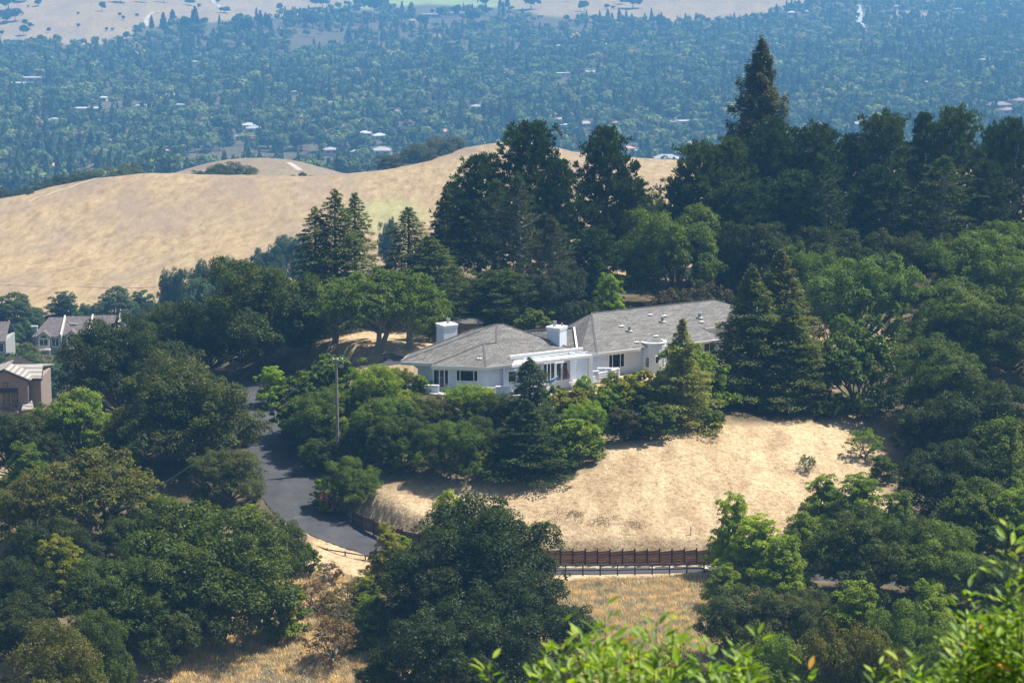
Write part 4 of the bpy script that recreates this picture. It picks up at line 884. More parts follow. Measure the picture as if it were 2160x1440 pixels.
def wire(label, a, b, sag, r=.022):
    a = Vector(a); b = Vector(b); mb = MB(); pts = [a.lerp(b, t / 24) - Vector((0, 0, sag * 4 * (t / 24) * (1 - t / 24))) for t in range(25)]; mb.tube(pts, r, 5)
    o = mb.build('power_line', WIRE); tag(o, label, 'power line'); return o
wire('power line running from the pole down to the lower left', ptop + Vector((-.3, 0, .1)), P(300, 1048, 205), .5, .009)
wire('power line running from the pole to the eaves of the white house', ptop + Vector((.65, 0, .1)), P(872, 742, 289), .25, .009)
wire('upper of two power lines crossing the trees on the right', P(1440, 672, 268), P(2290, 512, 225), 1.6, .013)
wire('lower of two power lines crossing the trees on the right', P(1440, 676, 267), P(2290, 517, 224.5), 1.7, .013)
# ------------------------------------------------------------------ trees and shrubs around the house
PL = [
 # left: oaks above and beside the road
 ('oak', 548, 550, 245, 298, 'oak', 'large rounded oak rising left of the cedars above the road'),
 ('oak', 430, 628, 210, 304, 'dark', 'dark oak just left of the large rounded oak'),
 ('oak', 350, 640, 130, 312, 'oak', 'oak crown behind the dark oaks, right of the townhouses'),
 ('oak', 250, 672, 250, 290, 'dark', 'big dark oak right of the brown house, in front of the townhouses'),
 ('fine_oak', 393, 752, 280, 270, 'grey', 'broad grey green oak left of the upper road'),
 ('oak', 436, 820, 190, 262, 'dark', 'dark oak whose crown touches the left edge of the road'),
 ('fine_oak', 300, 850, 150, 268, 'olive', 'olive oak between the bright green tree and the grey green oak'),
 ('fine_oak', 474, 945, 150, 251, 'grey', 'small grey green oak overhanging the road at its left side'),
 ('broad', 165, 822, 160, 264, 'green', 'bright green leafy tree below the brown house'),
 ('oak', 40, 872, 190, 274, 'dark', 'dark oak at the left edge below the brown house'),
 ('fine_oak', 115, 850, 120, 285, 'mid', 'small oak against the wall of the brown house'),
 ('broad', 50, 935, 130, 262, 'mid', 'leafy shrubby tree beside the small patch of street at the left edge'),
 ('open_oak', 190, 955, 270, 243, 'olive', 'spreading olive green oak with bare twisted limbs showing'),
 ('fine_oak', 60, 1000, 190, 243, 'olive', 'olive oak at the left edge next to the one with bare limbs'),
 ('oak', 430, 1062, 350, 222, 'oak', 'very large dark rounded oak left of the road bend'),
 ('oak', 560, 1085, 150, 224, 'oak', 'oak crown right beside the curved rail fence'),
 ('oak', 270, 1170, 270, 211, 'oak', 'dark oak in front of the very large rounded oak'),
 ('oak', 100, 1100, 190, 226, 'dark', 'dark oak on the slope near the left edge, behind the yellow green tree'),
 ('broad', 120, 1128, 130, 216, 'ygreen', 'yellow green tree among the dark oaks at lower left'),
 ('oak', 30, 1180, 170, 214, 'dark', 'dark oak at the left edge below the yellow green tree'),
 ('fine_oak', 100, 1330, 300, 186, 'olive', 'olive oak in the bottom left corner'),
 ('oak', 330, 1240, 180, 206, 'oak', 'lower dark oak over the grass shadow at bottom left'),
 ('broad', 325, 1042, 110, 236, 'ygreen', 'yellow green sapling behind the very large rounded oak'),
 ('broad', 525, 1062, 55, 240, 'bright', 'bright sapling at the edge of the road bend'),
 ('broad', 600, 1110, 40, 237, 'green', 'narrow green shrub at the left end of the curved rail fence'),
 ('shrub', 645, 1140, 60, 229, 'mid', 'small bushy tree growing through the curved rail fence'),
 ('broad', 572, 772, 78, 290, 'lime', 'lime green shrub beside the upper driveway'),
 ('shrub', 590, 1240, 120, 222, 'green', 'green shrub on the dry slope under the rounded oak'),
 ('shrub', 255, 900, 90, 262, 'yellow', 'yellowish bush right of the bright green tree'),
 # cedars and oaks behind the left wing
 ('cedar', 706, 403, 190, 312, 'cedar', 'tallest of the three open cedars against the golden hill'),
 ('cedar', 748, 410, 150, 316, 'cedar', 'slim cedar right of the tallest cedar'),
 ('cedar', 664, 440, 170, 311, 'cedar', 'lowest cedar at the left of the three'),
 ('cedar', 862, 440, 190, 320, 'cedar', 'cedar standing alone left of the pines'),
 ('cedar', 905, 500, 230, 314, 'cedar', 'broad cedar with flat layered boughs below the lone cedar'),
 ('cedar', 940, 400, 130, 326, 'pineg', 'pale cedar at the left flank of the pines'),
 ('open_oak', 790, 568, 220, 302, 'mid', 'oak with forked grey trunk beside the driveway'),
 ('open_oak', 700, 590, 170, 300, 'mid', 'oak with bare lower limbs left of the forked oak'),
 ('oak', 620, 640, 130, 304, 'oak', 'dark oak between the rounded oak and the bare limbed oak'),
 ('open_oak', 862, 590, 170, 306, 'mid', 'straight trunked oak right of the forked oak'),
 ('fine_oak', 905, 625, 100, 300, 'mid', 'leafy oak touching the left chimney'),
 # central pines
 ('pine', 1118, 256, 180, 332, 'pine', 'tallest pine of the group behind the house'),
 ('pine', 1275, 268, 170, 334, 'pine', 'open pine standing right of the tallest pine with sky gaps'),
 ('pine', 1010, 325, 160, 330, 'pine', 'dark pine at the left of the central pines'),
 ('pine', 950, 385, 80, 334, 'pine', 'narrow dark pine edging the central pines on the left'),
 ('thin_pine', 1040, 380, 170, 320, 'pineg', 'thin pine with bare trunk in front of the dark central pines'),
 ('pine', 1180, 340, 120, 326, 'pine', 'dense pine between the tallest and the open pine'),
 ('thin_pine', 1100, 370, 150, 316, (.055, .068, .032), 'sparse brownish pine in the middle of the group'),
 ('thin_pine', 1172, 460, 150, 310, (.06, .07, .04), 'half dead greyish conifer behind the right chimney'),
 ('pine', 1245, 480, 160, 314, 'pine', 'low pine under the open pine'),
 ('pine', 1330, 375, 110, 336, 'pineg', 'side pine right of the open pine'),
 ('pine', 1045, 570, 190, 304, 'pineg', 'low leaning pine behind the hipped roof'),
 ('thin_pine', 965, 560, 130, 306, 'cedar', 'short thin conifer behind the left chimney'),
 ('fine_oak', 1180, 560, 130, 304, (.045, .06, .03), 'dull dark tree above the right chimney'),
 ('broad', 1285, 578, 85, 304, 'lime', 'lime green tree behind the long roof'),
 ('shrub', 1125, 650, 90, 300, 'mid', 'green shrub behind the hipped roof'),
 ('shrub', 1235, 630, 70, 300, 'oak', 'dark shrub left of the long ridge'),
 ('oak', 1370, 410, 130, 340, 'mid', 'green oak in the gap between the pine groups'),
 # right pines and redwoods
 ('tall_redwood', 1606, 90, 200, 352, (.075, .078, .028), 'towering conical redwood above all other trees'),
 ('pine', 1470, 300, 150, 336, 'pineg', 'open pine at the left end of the right hand grove'),
 ('pine', 1435, 375, 80, 338, 'pine', 'short pine next to the open end pine of the grove'),
 ('pine', 1545, 290, 150, 338, 'pineg', 'pine in front of the towering redwood at its left'),
 ('pine', 1625, 252, 190, 342, 'pine', 'rounded pine directly below the towering redwood'),
 ('pine', 1725, 262, 170, 342, 'pine', 'rounded pine right of the towering redwood'),
 ('pine', 1800, 285, 130, 346, 'pine', 'lower pine in the dip of the grove skyline'),
 ('pine', 1870, 238, 170, 345, 'pineg', 'broad topped pine right of the skyline dip'),
 ('pine', 1945, 240, 120, 348, 'pine', 'pine in the middle of the right skyline'),
 ('pine', 2020, 226, 140, 342, 'pineg', 'highest pine of the right skyline'),
 ('pine', 2100, 262, 90, 346, 'pine', 'narrow pine near the right edge skyline'),
 ('pine', 2145, 250, 130, 340, 'pine', 'pine at the right edge of the skyline'),
 ('pine', 1560, 380, 170, 330, 'pine', 'dark pine in the lower left of the right grove'),
 ('pine', 1680, 360, 190, 330, 'pine', 'dark pine in the lower middle of the right grove'),
 ('thin_pine', 1745, 330, 160, 326, 'pine', 'thin pine with straight dark trunk in the right grove'),
 ('pine', 1850, 350, 180, 328, 'pine', 'dark pine below the broad topped pine'),
 ('thin_pine', 1985, 330, 190, 324, 'pineg', 'pine with bare branches in front of the half hidden roof'),
 ('pine', 2090, 340, 120, 326, 'pine', 'pine with a forked trunk near the right edge'),
 ('oak', 1425, 436, 220, 318, 'mid', 'rounded green oak at the foot of the right grove'),
 ('oak', 1520, 470, 130, 318, 'dark', 'dark oak right of the rounded green oak'),
 ('oak', 1620, 470, 180, 318, 'dark', 'very dark oak under the rounded pines'),
 ('oak', 1760, 480, 190, 316, 'dark', 'very dark oak above the bright leafy tree'),
 ('oak', 1890, 490, 160, 318, 'dark', 'dark oak at the right of the bright leafy tree top'),
 ('fine_oak', 2010, 500, 130, 314, 'dark', 'dark oak under the half hidden roof'),
 ('twiggy', 1480, 588, 130, 304, (.09, .085, .05), 'twiggy shrub behind the long roof'),
 ('shrub', 1395, 608, 70, 304, (.10, .08, .05), 'brownish shrub above the long ridge'),
 ('oak', 1700, 520, 150, 306, 'mid', 'green oak between the redwoods and the bright leafy tree'),
 ('fine_oak', 1830, 542, 225, 290, (.12, .18, .022), 'large bright leafy tree right of the redwoods', 1),
 ('shrub', 1820, 700, 190, 286, 'mid', 'lower green growth under the large bright leafy tree'),
 ('redwood', 1588, 568, 215, 274, 'redwood', 'redwood nearest the right end of the long house'),
 ('redwood', 1648, 532, 215, 279, 'redbrown', 'taller redwood with a browner top behind its neighbour'),
 ('redwood', 1672, 640, 190, 272, 'redwood', 'shorter redwood at the right of the redwood clump'),
 ('young_redwood', 1440, 675, 178, 262, (.20, .22, .04), 'yellowish young redwood in front of the long house', 0),
 ('shrub', 1470, 722, 150, 268, 'green', 'green shrub behind the yellowish young redwood'),
 ('shrub', 1395, 775, 90, 265, 'mid', 'green shrub left of the yellowish young redwood'),
 # right hand slope
 ('oak', 2075, 490, 230, 305, 'mid', 'large oak high on the right edge'),
 ('oak', 2030, 600, 200, 292, 'mid', 'oak below the power lines at the right edge'),
 ('oak', 2140, 466, 170, 322, 'mid', 'green oak at the right edge under the skyline pines'),
 ('oak', 2130, 640, 200, 290, 'oak', 'oak against the right edge, middle of its slope'),
 ('oak', 1990, 722, 230, 276, 'oak', 'dark oak right of the bare patch'),
 ('oak', 2090, 800, 230, 268, 'dark', 'very dark oak right of the redwood slope'),
 ('fine_oak', 1975, 830, 170, 262, 'dark', 'dark oak beside the shade on the straw slope'),
 ('oak', 2020, 930, 220, 252, 'dark', 'dark oak above the thicket at the right'),
 ('broad', 2120, 880, 170, 242, 'mid', 'tall leafy tree near the right edge'),
 ('broad', 2060, 1010, 170, 236, 'mid', 'leafy tree right of the deep shade'),
 ('broad', 2140, 1030, 150, 230, 'green', 'leafy tree at the right edge above the laurel leaves'),
 ('twiggy', 1828, 905, 80, 262, 'green', 'thin leafy bush at the top right of the straw slope'),
 ('shrub', 1865, 960, 60, 259, 'mid', 'low bush at the right border of the straw slope'),
 ('twiggy', 1702, 958, 46, 255, (.10, .15, .05), 'single small bush alone on the straw slope'),
 ('shrub', 1835, 845, 26, 270, 'mid', 'tiny bush at the upper edge of the straw slope'),
 # thicket at lower right
 ('broad', 1545, 1038, 105, 230, 'bright', 'bright narrow tree at the right end of the board fence', 0),
 ('broad', 1600, 1085, 140, 227, 'bright', 'bright leafy tree right of the narrow one'),
 ('broad', 1655, 1130, 150, 224, 'green', 'green leafy tree hiding the road at lower right'),
 ('broad', 1740, 1000, 110, 238, 'green', 'pointed green tree at the edge of the straw slope'),
 ('broad', 1815, 998, 140, 236, 'green', 'rounded green tree behind the big thicket oak'),
 ('broad', 1900, 1035, 120, 232, 'mid', 'green tree in front of the deep shade'),
 ('oak', 1835, 1080, 240, 226, 'oak', 'big dark oak in the middle of the thicket'),
 ('broad', 1700, 1080, 110, 232, 'green', 'green tree between the bright tree and the dark oak'),
 ('oak', 1985, 1105, 220, 224, 'mid', 'oak right of the big thicket oak'),
 ('fine_oak', 1570, 1240, 200, 207, 'grey', 'grey green oak at the right of the lower dry meadow'),
 ('fine_oak', 1690, 1250, 150, 206, 'grey', 'grey green oak right of the meadow oak'),
 ('broad', 1530, 1190, 90, 221, 'green', 'green shrubby tree beside the lower meadow'),
 ('broad', 1810, 1225, 150, 205, 'green', 'green tree under the gap with the grey road'),
 ('fine_oak', 1930, 1270, 190, 200, 'mid', 'small leaved tree at lower right under the gap'),
 ('broad', 1960, 1230, 150, 203, 'green', 'bluish green tree left of the laurel leaves'),
 ('fine_oak', 1620, 1340, 260, 186, 'mid', 'wide green tree at the bottom behind the laurel leaves'),
 ('fine_oak', 1800, 1320, 250, 184, 'olive', 'olive tree at the bottom between the laurel clumps'),
 ('fine_oak', 2010, 1330, 260, 182, 'mid', 'green tree at the bottom right behind the laurel'),
 ('fine_oak', 1450, 1370, 190, 186, 'oak', 'dark tree at the bottom under the lower meadow'),
 ('oak', 2130, 1180, 170, 215, 'oak', 'dark oak at the right edge behind the laurel tips'),
 # big central oak and its neighbours
 ('oak', 1010, 1056, 350, 217, 'dark', 'great dark oak in the bottom centre in front of the road', 0),
 ('oak', 900, 1150, 230, 213, 'dark', 'left crown of the dark oaks at the bottom centre'),
 ('oak', 1120, 1210, 260, 206, 'dark', 'right lower dark oak at the bottom centre'),
 ('oak', 960, 1290, 340, 198, 'dark', 'lowest dark oak at the bottom centre edge'),
 ('broad', 950, 1036, 110, 226, 'bright', 'bright green tree peeking over the great dark oak'),
 ('broad', 815, 1106, 90, 228, 'yellow', 'yellow green tree in front of the road at the bend'),
 ('broad', 775, 1215, 80, 222, 'ygreen', 'small yellowish tree below the rail fence'),
 ('broad', 785, 1255, 110, 216, 'green', 'green leafy tree at the left foot of the great oak'),
 ('broad', 850, 1130, 60, 231, 'green', 'small green tree behind the yellow green one'),
 ('oak', 800, 1395, 110, 200, 'dark', 'small dark bush at the bottom left of the great oak'),
 ('twiggy', 700, 1300, 130, 217, 'brown', 'dry brown brush on the bank below the rail fence'),
 ('twiggy', 665, 1225, 90, 226, 'brown', 'dry brush under the small bushy tree'),
 ('twiggy', 735, 1225, 90, 226, (.16, .15, .06), 'dry greenish weeds on the bank below the road'),
 ('twiggy', 700, 1185, 50, 231, 'brown', 'small dry weed just below the rail fence'),
 ('twiggy', 720, 1262, 80, 222, (.15, .14, .06), 'dry weeds left of the green leafy tree'),
 # shrubs and trees between the house and the road
 ('shrub', 700, 745, 150, 285, 'mid', 'green shrub behind the utility pole'),
 ('shrub', 642, 790, 130, 279, 'mid', 'green shrub beside the upper road'),
 ('fine_oak', 790, 770, 140, 278, 'green', 'green oak shrub left of the terrace'),
 ('fine_oak', 690, 820, 150, 270, 'mid', 'green rounded shrub left of the pole'),
 ('fine_oak', 645, 860, 100, 268, 'oak', 'green oak at the right edge of the upper road'),
 ('fine_oak', 790, 840, 150, 266, 'mid', 'rounded shrub right of the pole'),
 ('fine_oak', 683, 925, 105, 257, 'oak', 'oak shrub at the inside of the road curve'),
 ('fine_oak', 745, 965, 120, 250, 'mid', 'rounded shrub at the left end of the straw slope'),
 ('shrub', 695, 1010, 75, 249, 'green', 'shrub with pink blossoms at the road side'),
 ('twiggy', 765, 890, 140, 261, (.10, .09, .055), 'grey twiggy shrub right of the foot of the pole'),
 ('fine_oak', 850, 835, 120, 264, 'mid', 'green shrub below the left terrace'),
 ('shrub', 862, 930, 80, 256, 'ygreen', 'yellowish shrub left of the round one'),
 ('fine_oak', 950, 890, 140, 254, 'mid', 'round green shrub standing at the top of the straw slope'),
 ('fine_oak', 910, 838, 110, 262, 'olive', 'olive shrub under the french doors'),
 ('fine_oak', 990, 808, 110, 263.5, 'green', 'shrub in front of the wide window'),
 ('fine_oak', 1045, 830, 110, 261, 'oak', 'dark shrub under the small terrace'),
 ('shrub', 1040, 960, 60, 252, 'ygreen', 'small pale shrub at the foot of the conifer'),
 ('young_redwood', 1118, 757, 165, 258, 'pineg', 'dark conifer with a narrow top in front of the white house', 1),
 ('redwood', 1110, 845, 190, 256.5, 'pineg', 'dark spreading conifer below the narrow topped one'),
 ('shrub', 1200, 818, 110, 260, 'ygreen', 'yellow green shrub with pink tips under the deck'),
 ('broad', 1232, 792, 62, 263.5, 'lime', 'bright lime shrub in front of the deck pillar', 1),
 ('shrub', 1215, 880, 110, 255, 'green', 'shrub at the rim of the straw slope right of the conifer'),
 ('shrub', 1180, 930, 80, 252.5, 'green', 'low shrub at the foot of the right conifer side'),
 ('shrub', 1320, 790, 110, 265, 'ygreen', 'yellowish shrub below the three pane window'),
 ('shrub', 1260, 830, 70, 262, 'olive', 'olive shrub between the lime and the yellowish shrubs'),
 ('shrub', 1370, 815, 90, 262, 'mid', 'green shrub below the bay tower'),
 ('shrub', 1316, 858, 84, 257, (.075, .075, .035), 'rounded brownish shrub at the rim of the straw slope'),
 ('shrub', 855, 776, 60, 280, 'ygreen', 'trimmed hedge by the left terrace'),
 ('shrub', 890, 790, 44, 277, 'green', 'small hedge against the left end wall'),
 ('shrub', 1530, 800, 70, 272, 'oak', 'dark shrub between the young redwood and the redwoods'),
 ('shrub', 1752, 830, 60, 276, 'oak', 'dark shrub at the right foot of the redwoods'),
 ('twiggy', 1193, 771, 16, 273.6, (.16, .05, .06), 'reddish potted plant behind the deck pillar'),
 ('shrub', 1345, 782, 120, 263, 'ygreen', 'tall yellowish shrub left of the young redwood'),
 ('shrub', 1290, 812, 90, 261, 'green', 'green shrub right of the lime shrub'),
 ('shrub', 1385, 850, 90, 258.5, 'mid', 'low green shrub at the left foot of the young redwood'),
 ('shrub', 1165, 812, 80, 262, 'mid', 'green shrub under the hammock deck'),
 ('fine_oak', 1240, 850, 100, 257, 'green', 'rounded green shrub right of the dark conifer'),
 ('shrub', 1500, 860, 60, 261, 'mid', 'dark green shrub at the right foot of the young redwood'),
 ('fine_oak', 840, 880, 130, 258, 'oak', 'dark shrub in the middle of the belt below the left terrace'),
 ('fine_oak', 1020, 880, 110, 256, 'oak', 'dark shrub between the round shrub and the conifer'),
 ('broad', 720, 880, 90, 259, 'green', 'green shrub behind the foot of the pole'),
 ('fine_oak', 255, 1075, 150, 232, 'oak', 'oak in the hollow left of the very large rounded oak'),
 ('oak', 40, 1262, 200, 204, 'dark', 'dark oak at the left edge above the bottom left corner'),
 ('oak', 190, 1290, 170, 196, 'oak', 'dark oak between the bottom left corner tree and the grass shadow'),
 # middle distance at the left
 ('broad', 28, 618, 110, 540, (.07, .11, .035), 'tall tree at the left edge behind the townhouses'),
 ('broad', 75, 650, 60, 545, (.06, .10, .03), 'tree beside the tall one left of the townhouses'),
 ('broad', 135, 615, 90, 555, (.06, .10, .035), 'airy tree rising behind the townhouse chimney'),
 ('oak', 190, 640, 60, 560, (.05, .08, .03), 'round dark tree behind the townhouse roofs'),
 ('broad', 245, 605, 90, 552, (.08, .125, .045), 'pale green tree behind the right townhouses'),
 ('broad', 300, 612, 80, 545, (.06, .10, .04), 'tree right of the pale green one behind the townhouses'),
 ('shrub', 50, 680, 70, 500, (.10, .17, .04), 'green tree in front of the left townhouse'),
 ('shrub', 60, 722, 46, 465, (.17, .18, .04), 'small yellowish tree between the townhouse rows'),
 ('oak', 50, 742, 190, 420, (.05, .09, .035), 'wide dark green thicket above the brown house'),
 ('shrub', 95, 762, 60, 400, (.20, .19, .05), 'yellow bush above the tiled roof'), ('shrub', 140, 745, 50, 420, (.19, .19, .05), 'yellow bush below the townhouse balconies'),
 ('oak', 370, 565, 75, 520, (.055, .08, .04), 'dark tree at the foot of the golden hill'),
 ('oak', 425, 552, 80, 530, (.05, .078, .035), 'tree beside the dark one at the foot of the golden hill'),
 ('broad', 420, 585, 110, 490, (.10, .15, .07), 'pale grey green tree at the foot of the golden hill'),
 ('oak', 480, 545, 80, 520, (.05, .078, .04), 'dark tree between the pale tree and the rounded oak'),
 ('oak', 560, 520, 90, 560, (.04, .07, .04), 'dark bluish oak in the hollow left of the cedars'),
 ('oak', 615, 495, 90, 590, (.04, .07, .04), 'dark bluish oak higher in the hollow left of the cedars'),
 ('oak', 660, 530, 90, 540, (.05, .08, .04), 'oak in the hollow behind the lowest cedar'),
 ('oak', 820, 462, 42, 600, (.05, .08, .04), 'single round oak on the green patch of the golden hill'),
 ('oak', 300, 640, 90, 480, (.06, .09, .05), 'hazy green tree at the right end of the townhouses'),
 # on the crest of the golden hill
 ('oak', 482, 343, 105, 801, (.085, .10, .045), 'round oak alone on the crest of the golden hill', 0), ('oak', 430, 358, 56, 799, (.085, .10, .045), 'small oak left of the round crest oak', 1),
 ('oak', 265, 350, 110, 792, (.085, .10, .045), 'oak on the left crest behind the path', 2), ('oak', 190, 360, 90, 784, (.085, .10, .045), 'oak on the left crest, second from its right end', 1), ('oak', 140, 368, 80, 795, (.05, .065, .03), 'oak on the left crest, third from its right end', 0),
 ('oak', 90, 388, 90, 780, (.045, .065, .03), 'dark oak where the left crest dips', 2), ('oak', 30, 398, 110, 765, (.045, .065, .03), 'dark oak at the left edge of the crest', 1),
 ('oak', 825, 326, 66, 833, (.085, .10, .05), 'lower left oak on the shoulder of the golden hill', 2), ('oak', 880, 303, 84, 838, (.085, .10, .05), 'middle oak on the shoulder of the golden hill', 0), ('oak', 938, 288, 100, 850, (.085, .10, .05), 'right oak on the shoulder of the golden hill', 1),
 ('oak', 1335, 333, 90, 890, (.05, .065, .035), 'low dark oak on the crest right of the open pine', 2), ('shrub', 640, 368, 90, 830, (.07, .085, .04), 'low scrub on the crest right of the round oak', 0),
]
for row in PL:
    plant(*row)
# pink blossoms on the roadside shrub and on the shrub under the deck
def blossoms(label, px, py, Y, spread, n, col, sz=.13):
    rng = np.random.RandomState(int(px)); p = P(px, py, Y); C = np.array(p) + rng.normal(size=(n, 3)) * np.array([spread, .35, spread * .6])
    cl = rng.randint(0, 7, n); C = C * .45 + (np.array(p) + rng.normal(size=(7, 3))[cl] * np.array([spread, .25, spread * .7])) * .55
    V, F = quads(C, unit(rng.normal(size=(n, 3)) + np.array([0, -1, .5])), sz, sz * .8, rng); o = link('blossoms', np_mesh('blossoms', V, F, LEAF), None, col); tag(o, label, 'flowers', kind='stuff')
blossoms('pink flowers on the shrub beside the road', 697, 1058, 244.8, 1.0, 110, (.50, .05, .15)); blossoms('faint pink flowers on the shrub below the deck', 1195, 845, 256.2, 1.4, 50, (.42, .18, .16), .11); blossoms('red orange flowers in the planting left of the house', 870, 838, 262.5, 1.5, 60, (.5, .12, .08), .11)

# half hidden tiled house among the right pines, and the dark sheds behind the hipped roof
def hip_house(name, label, px, py, Y, w, d, hw, roofh, wallm, roofm, rz=0, cat='house', flat=False, nwin=3):
    p = P(px, py, Y); z = h1(p.x, p.y); zt = p.z if py is not None else z + hw; root = empty(name, (p.x, p.y, z), rz); tag(root, label, cat)
    hw = max(2.4, zt - z); wb = MB(); wb.box((0, 0, hw / 2 - 1), (w, d, hw + 2)); wb.build('wall', wallm, root)
    r = MB(); o = .5
    if flat: r.box((0, 0, hw + .16), (w + .4, d + .4, .3))
    else:
        rl = max(0, w - d) / 2 + .3
        r.poly([(-w / 2 - o, -d / 2 - o, hw), (w / 2 + o, -d / 2 - o, hw), (w / 2 + o, d / 2 + o, hw), (-w / 2 - o, d / 2 + o, hw), (-rl, 0, hw + roofh), (rl, 0, hw + roofh)], [(0, 1, 5, 4), (1, 2, 5), (2, 3, 4, 5), (3, 0, 4), (3, 2, 1, 0)])
    r.build('roof', roofm, root)
    for i in range(nwin):
        g = MB(); g.box((-w / 2 + w * (i + .5) / nwin, -d / 2 - .03, hw - 1.5), (w / nwin * .45, .08, 1.2)); g.build('window', GLASS, root)
    return root
hip_house('tiled_house', 'tiled roof house half hidden behind the right pines', 2010, 468, 362, 22, 12, 4, 3.2, TAN, TILE)
hip_house('garden_house', 'pale roofed building glimpsed behind the rounded green oak', 1490, 592, 322, 4, 3, 2.6, .5, STUCCO, FLASH, nwin=1)
hip_house('shed', 'dark shed under the trees behind the hipped roof', 985, 683, 300, 3.4, 3, 2.4, .5, plain_mat('shed_wood', (.09, .075, .06), .9, .2, 2), RIDGECAP, cat='shed', nwin=1)

# ------------------------------------------------------------------ dry grass standing on the slopes near the road (stuff)
def grass_field(name, label, regions, n, hmin, hmax, col, seed):
    rng = np.random.RandomState(seed); pts = []
    for (x0, x1, y0, y1, k) in regions: pts.append(np.stack([rng.uniform(x0, x1, int(n * k)), rng.uniform(y0, y1, int(n * k))], 1))
    p = np.concatenate(pts); x, y = p.T
    d = np.sqrt(((x[:, None] - road_pts[None, :, 0]) ** 2 + (y[:, None] - road_pts[None, :, 1]) ** 2)) - road_pts[None, :, 3] / 2; keep = d.min(1) > .8
    patch = np.sin(x * .9 + 1.3 * np.sin(y * .7)) + np.sin(y * 1.3 + x * .4) + rng.normal(size=len(x)) * .7
    keep &= patch > -1.6
    x, y = x[keep], y[keep]; z = H(x, y); m = len(x); B = np.stack([x, y, z - .02], 1); h = rng.uniform(hmin, hmax, m); w = rng.uniform(.03, .06, m)
    a = rng.uniform(0, 6.28, m); lean = np.stack([np.cos(a), np.sin(a)], 1) * (h * rng.uniform(.1, .6, m))[:, None] + np.array([-.12, 0.05]) * h[:, None]
    s = np.stack([-np.sin(a), np.cos(a), np.zeros(m)], 1) * w[:, None]; T = B + np.concatenate([lean, h[:, None]], 1)
    V = np.stack([B - s, B + s, T], 1).reshape(-1, 3); F = np.arange(3 * m).reshape(-1, 3); o = link(name, np_mesh(name, V, F, STRAW, 3), None, col); tag(o, label, 'grass', kind='stuff')
grass_field('long_grass', 'tall dry golden grass on the banks below the road', [(-26, 16, 207, 229, 1.0), (2, 24, 206, 229, .9), (-30, -8, 200, 215, .5)], 110000, .15, .5, (.60, .49, .33), 1)
grass_field('cut_grass', 'short pale dry grass covering the open straw slope', [(-16, 40, 234, 262, 1.0)], 45000, .04, .10, (.46, .37, .255), 2)
# low weeds on the straw slope and leaf litter along the road edges (stuff)
def scatter_tufts(name, label, cat, centres, per, spread, hgt, wid, col, seed, flat=False):
    rng = np.random.RandomState(seed); c = np.repeat(centres, per, 0) + rng.normal(size=(len(centres) * per, 2)) * spread; z = H(c[:, 0], c[:, 1]); m = len(c)
    C = np.stack([c[:, 0], c[:, 1], z + (0.02 if flat else rng.uniform(.02, hgt, m))], 1); Nn = unit(rng.normal(size=(m, 3)) * (.25 if flat else 1) + np.array([0, -.2, 1.0 if flat else .3])); V, F = quads(C, Nn, wid, wid * .5, rng)
    tag(link(name, np_mesh(name, V, F, STRAW), None, col), label, cat, kind='stuff')
rw = np.random.RandomState(21); wc = np.stack([rw.uniform(-14, 36, 90), rw.uniform(236, 259, 90)], 1)
scatter_tufts('weeds', 'low dull weeds dotted over the straw slope', 'weeds', wc, 22, .16, .16, .09, (.15, .125, .06), 31)
ang = rw.uniform(-.1, .1, 26); wc2 = np.stack([np.linspace(4, 13, 26) + rw.normal(size=26) * .9, 240.5 - np.linspace(0, 3.4, 26) + rw.normal(size=26) * .5], 1)
scatter_tufts('thatch', 'dark dead thatch on the lower straw slope', 'thatch', wc2, 60, .35, .08, .12, (.24, .18, .11), 32)
k_ = rw.randint(40, len(road_pts) - 10, 150); sd_ = np.where(rw.uniform(0, 1, 150) < .7, 1, -1)
d_ = road_pts[np.minimum(k_ + 1, len(road_pts) - 1), :2] - road_pts[k_, :2]; d_ = unit(d_); nn_ = np.stack([-d_[:, 1], d_[:, 0]], 1)
lc = road_pts[k_, :2] + nn_ * (sd_ * (road_pts[k_, 3] / 2 + rw.normal(size=150) * .25))[:, None]
scatter_tufts('leaf_litter', 'brown leaf litter along the edges of the road', 'leaf litter', lc, 26, .35, .05, .11, (.22, .15, .085), 33, True)
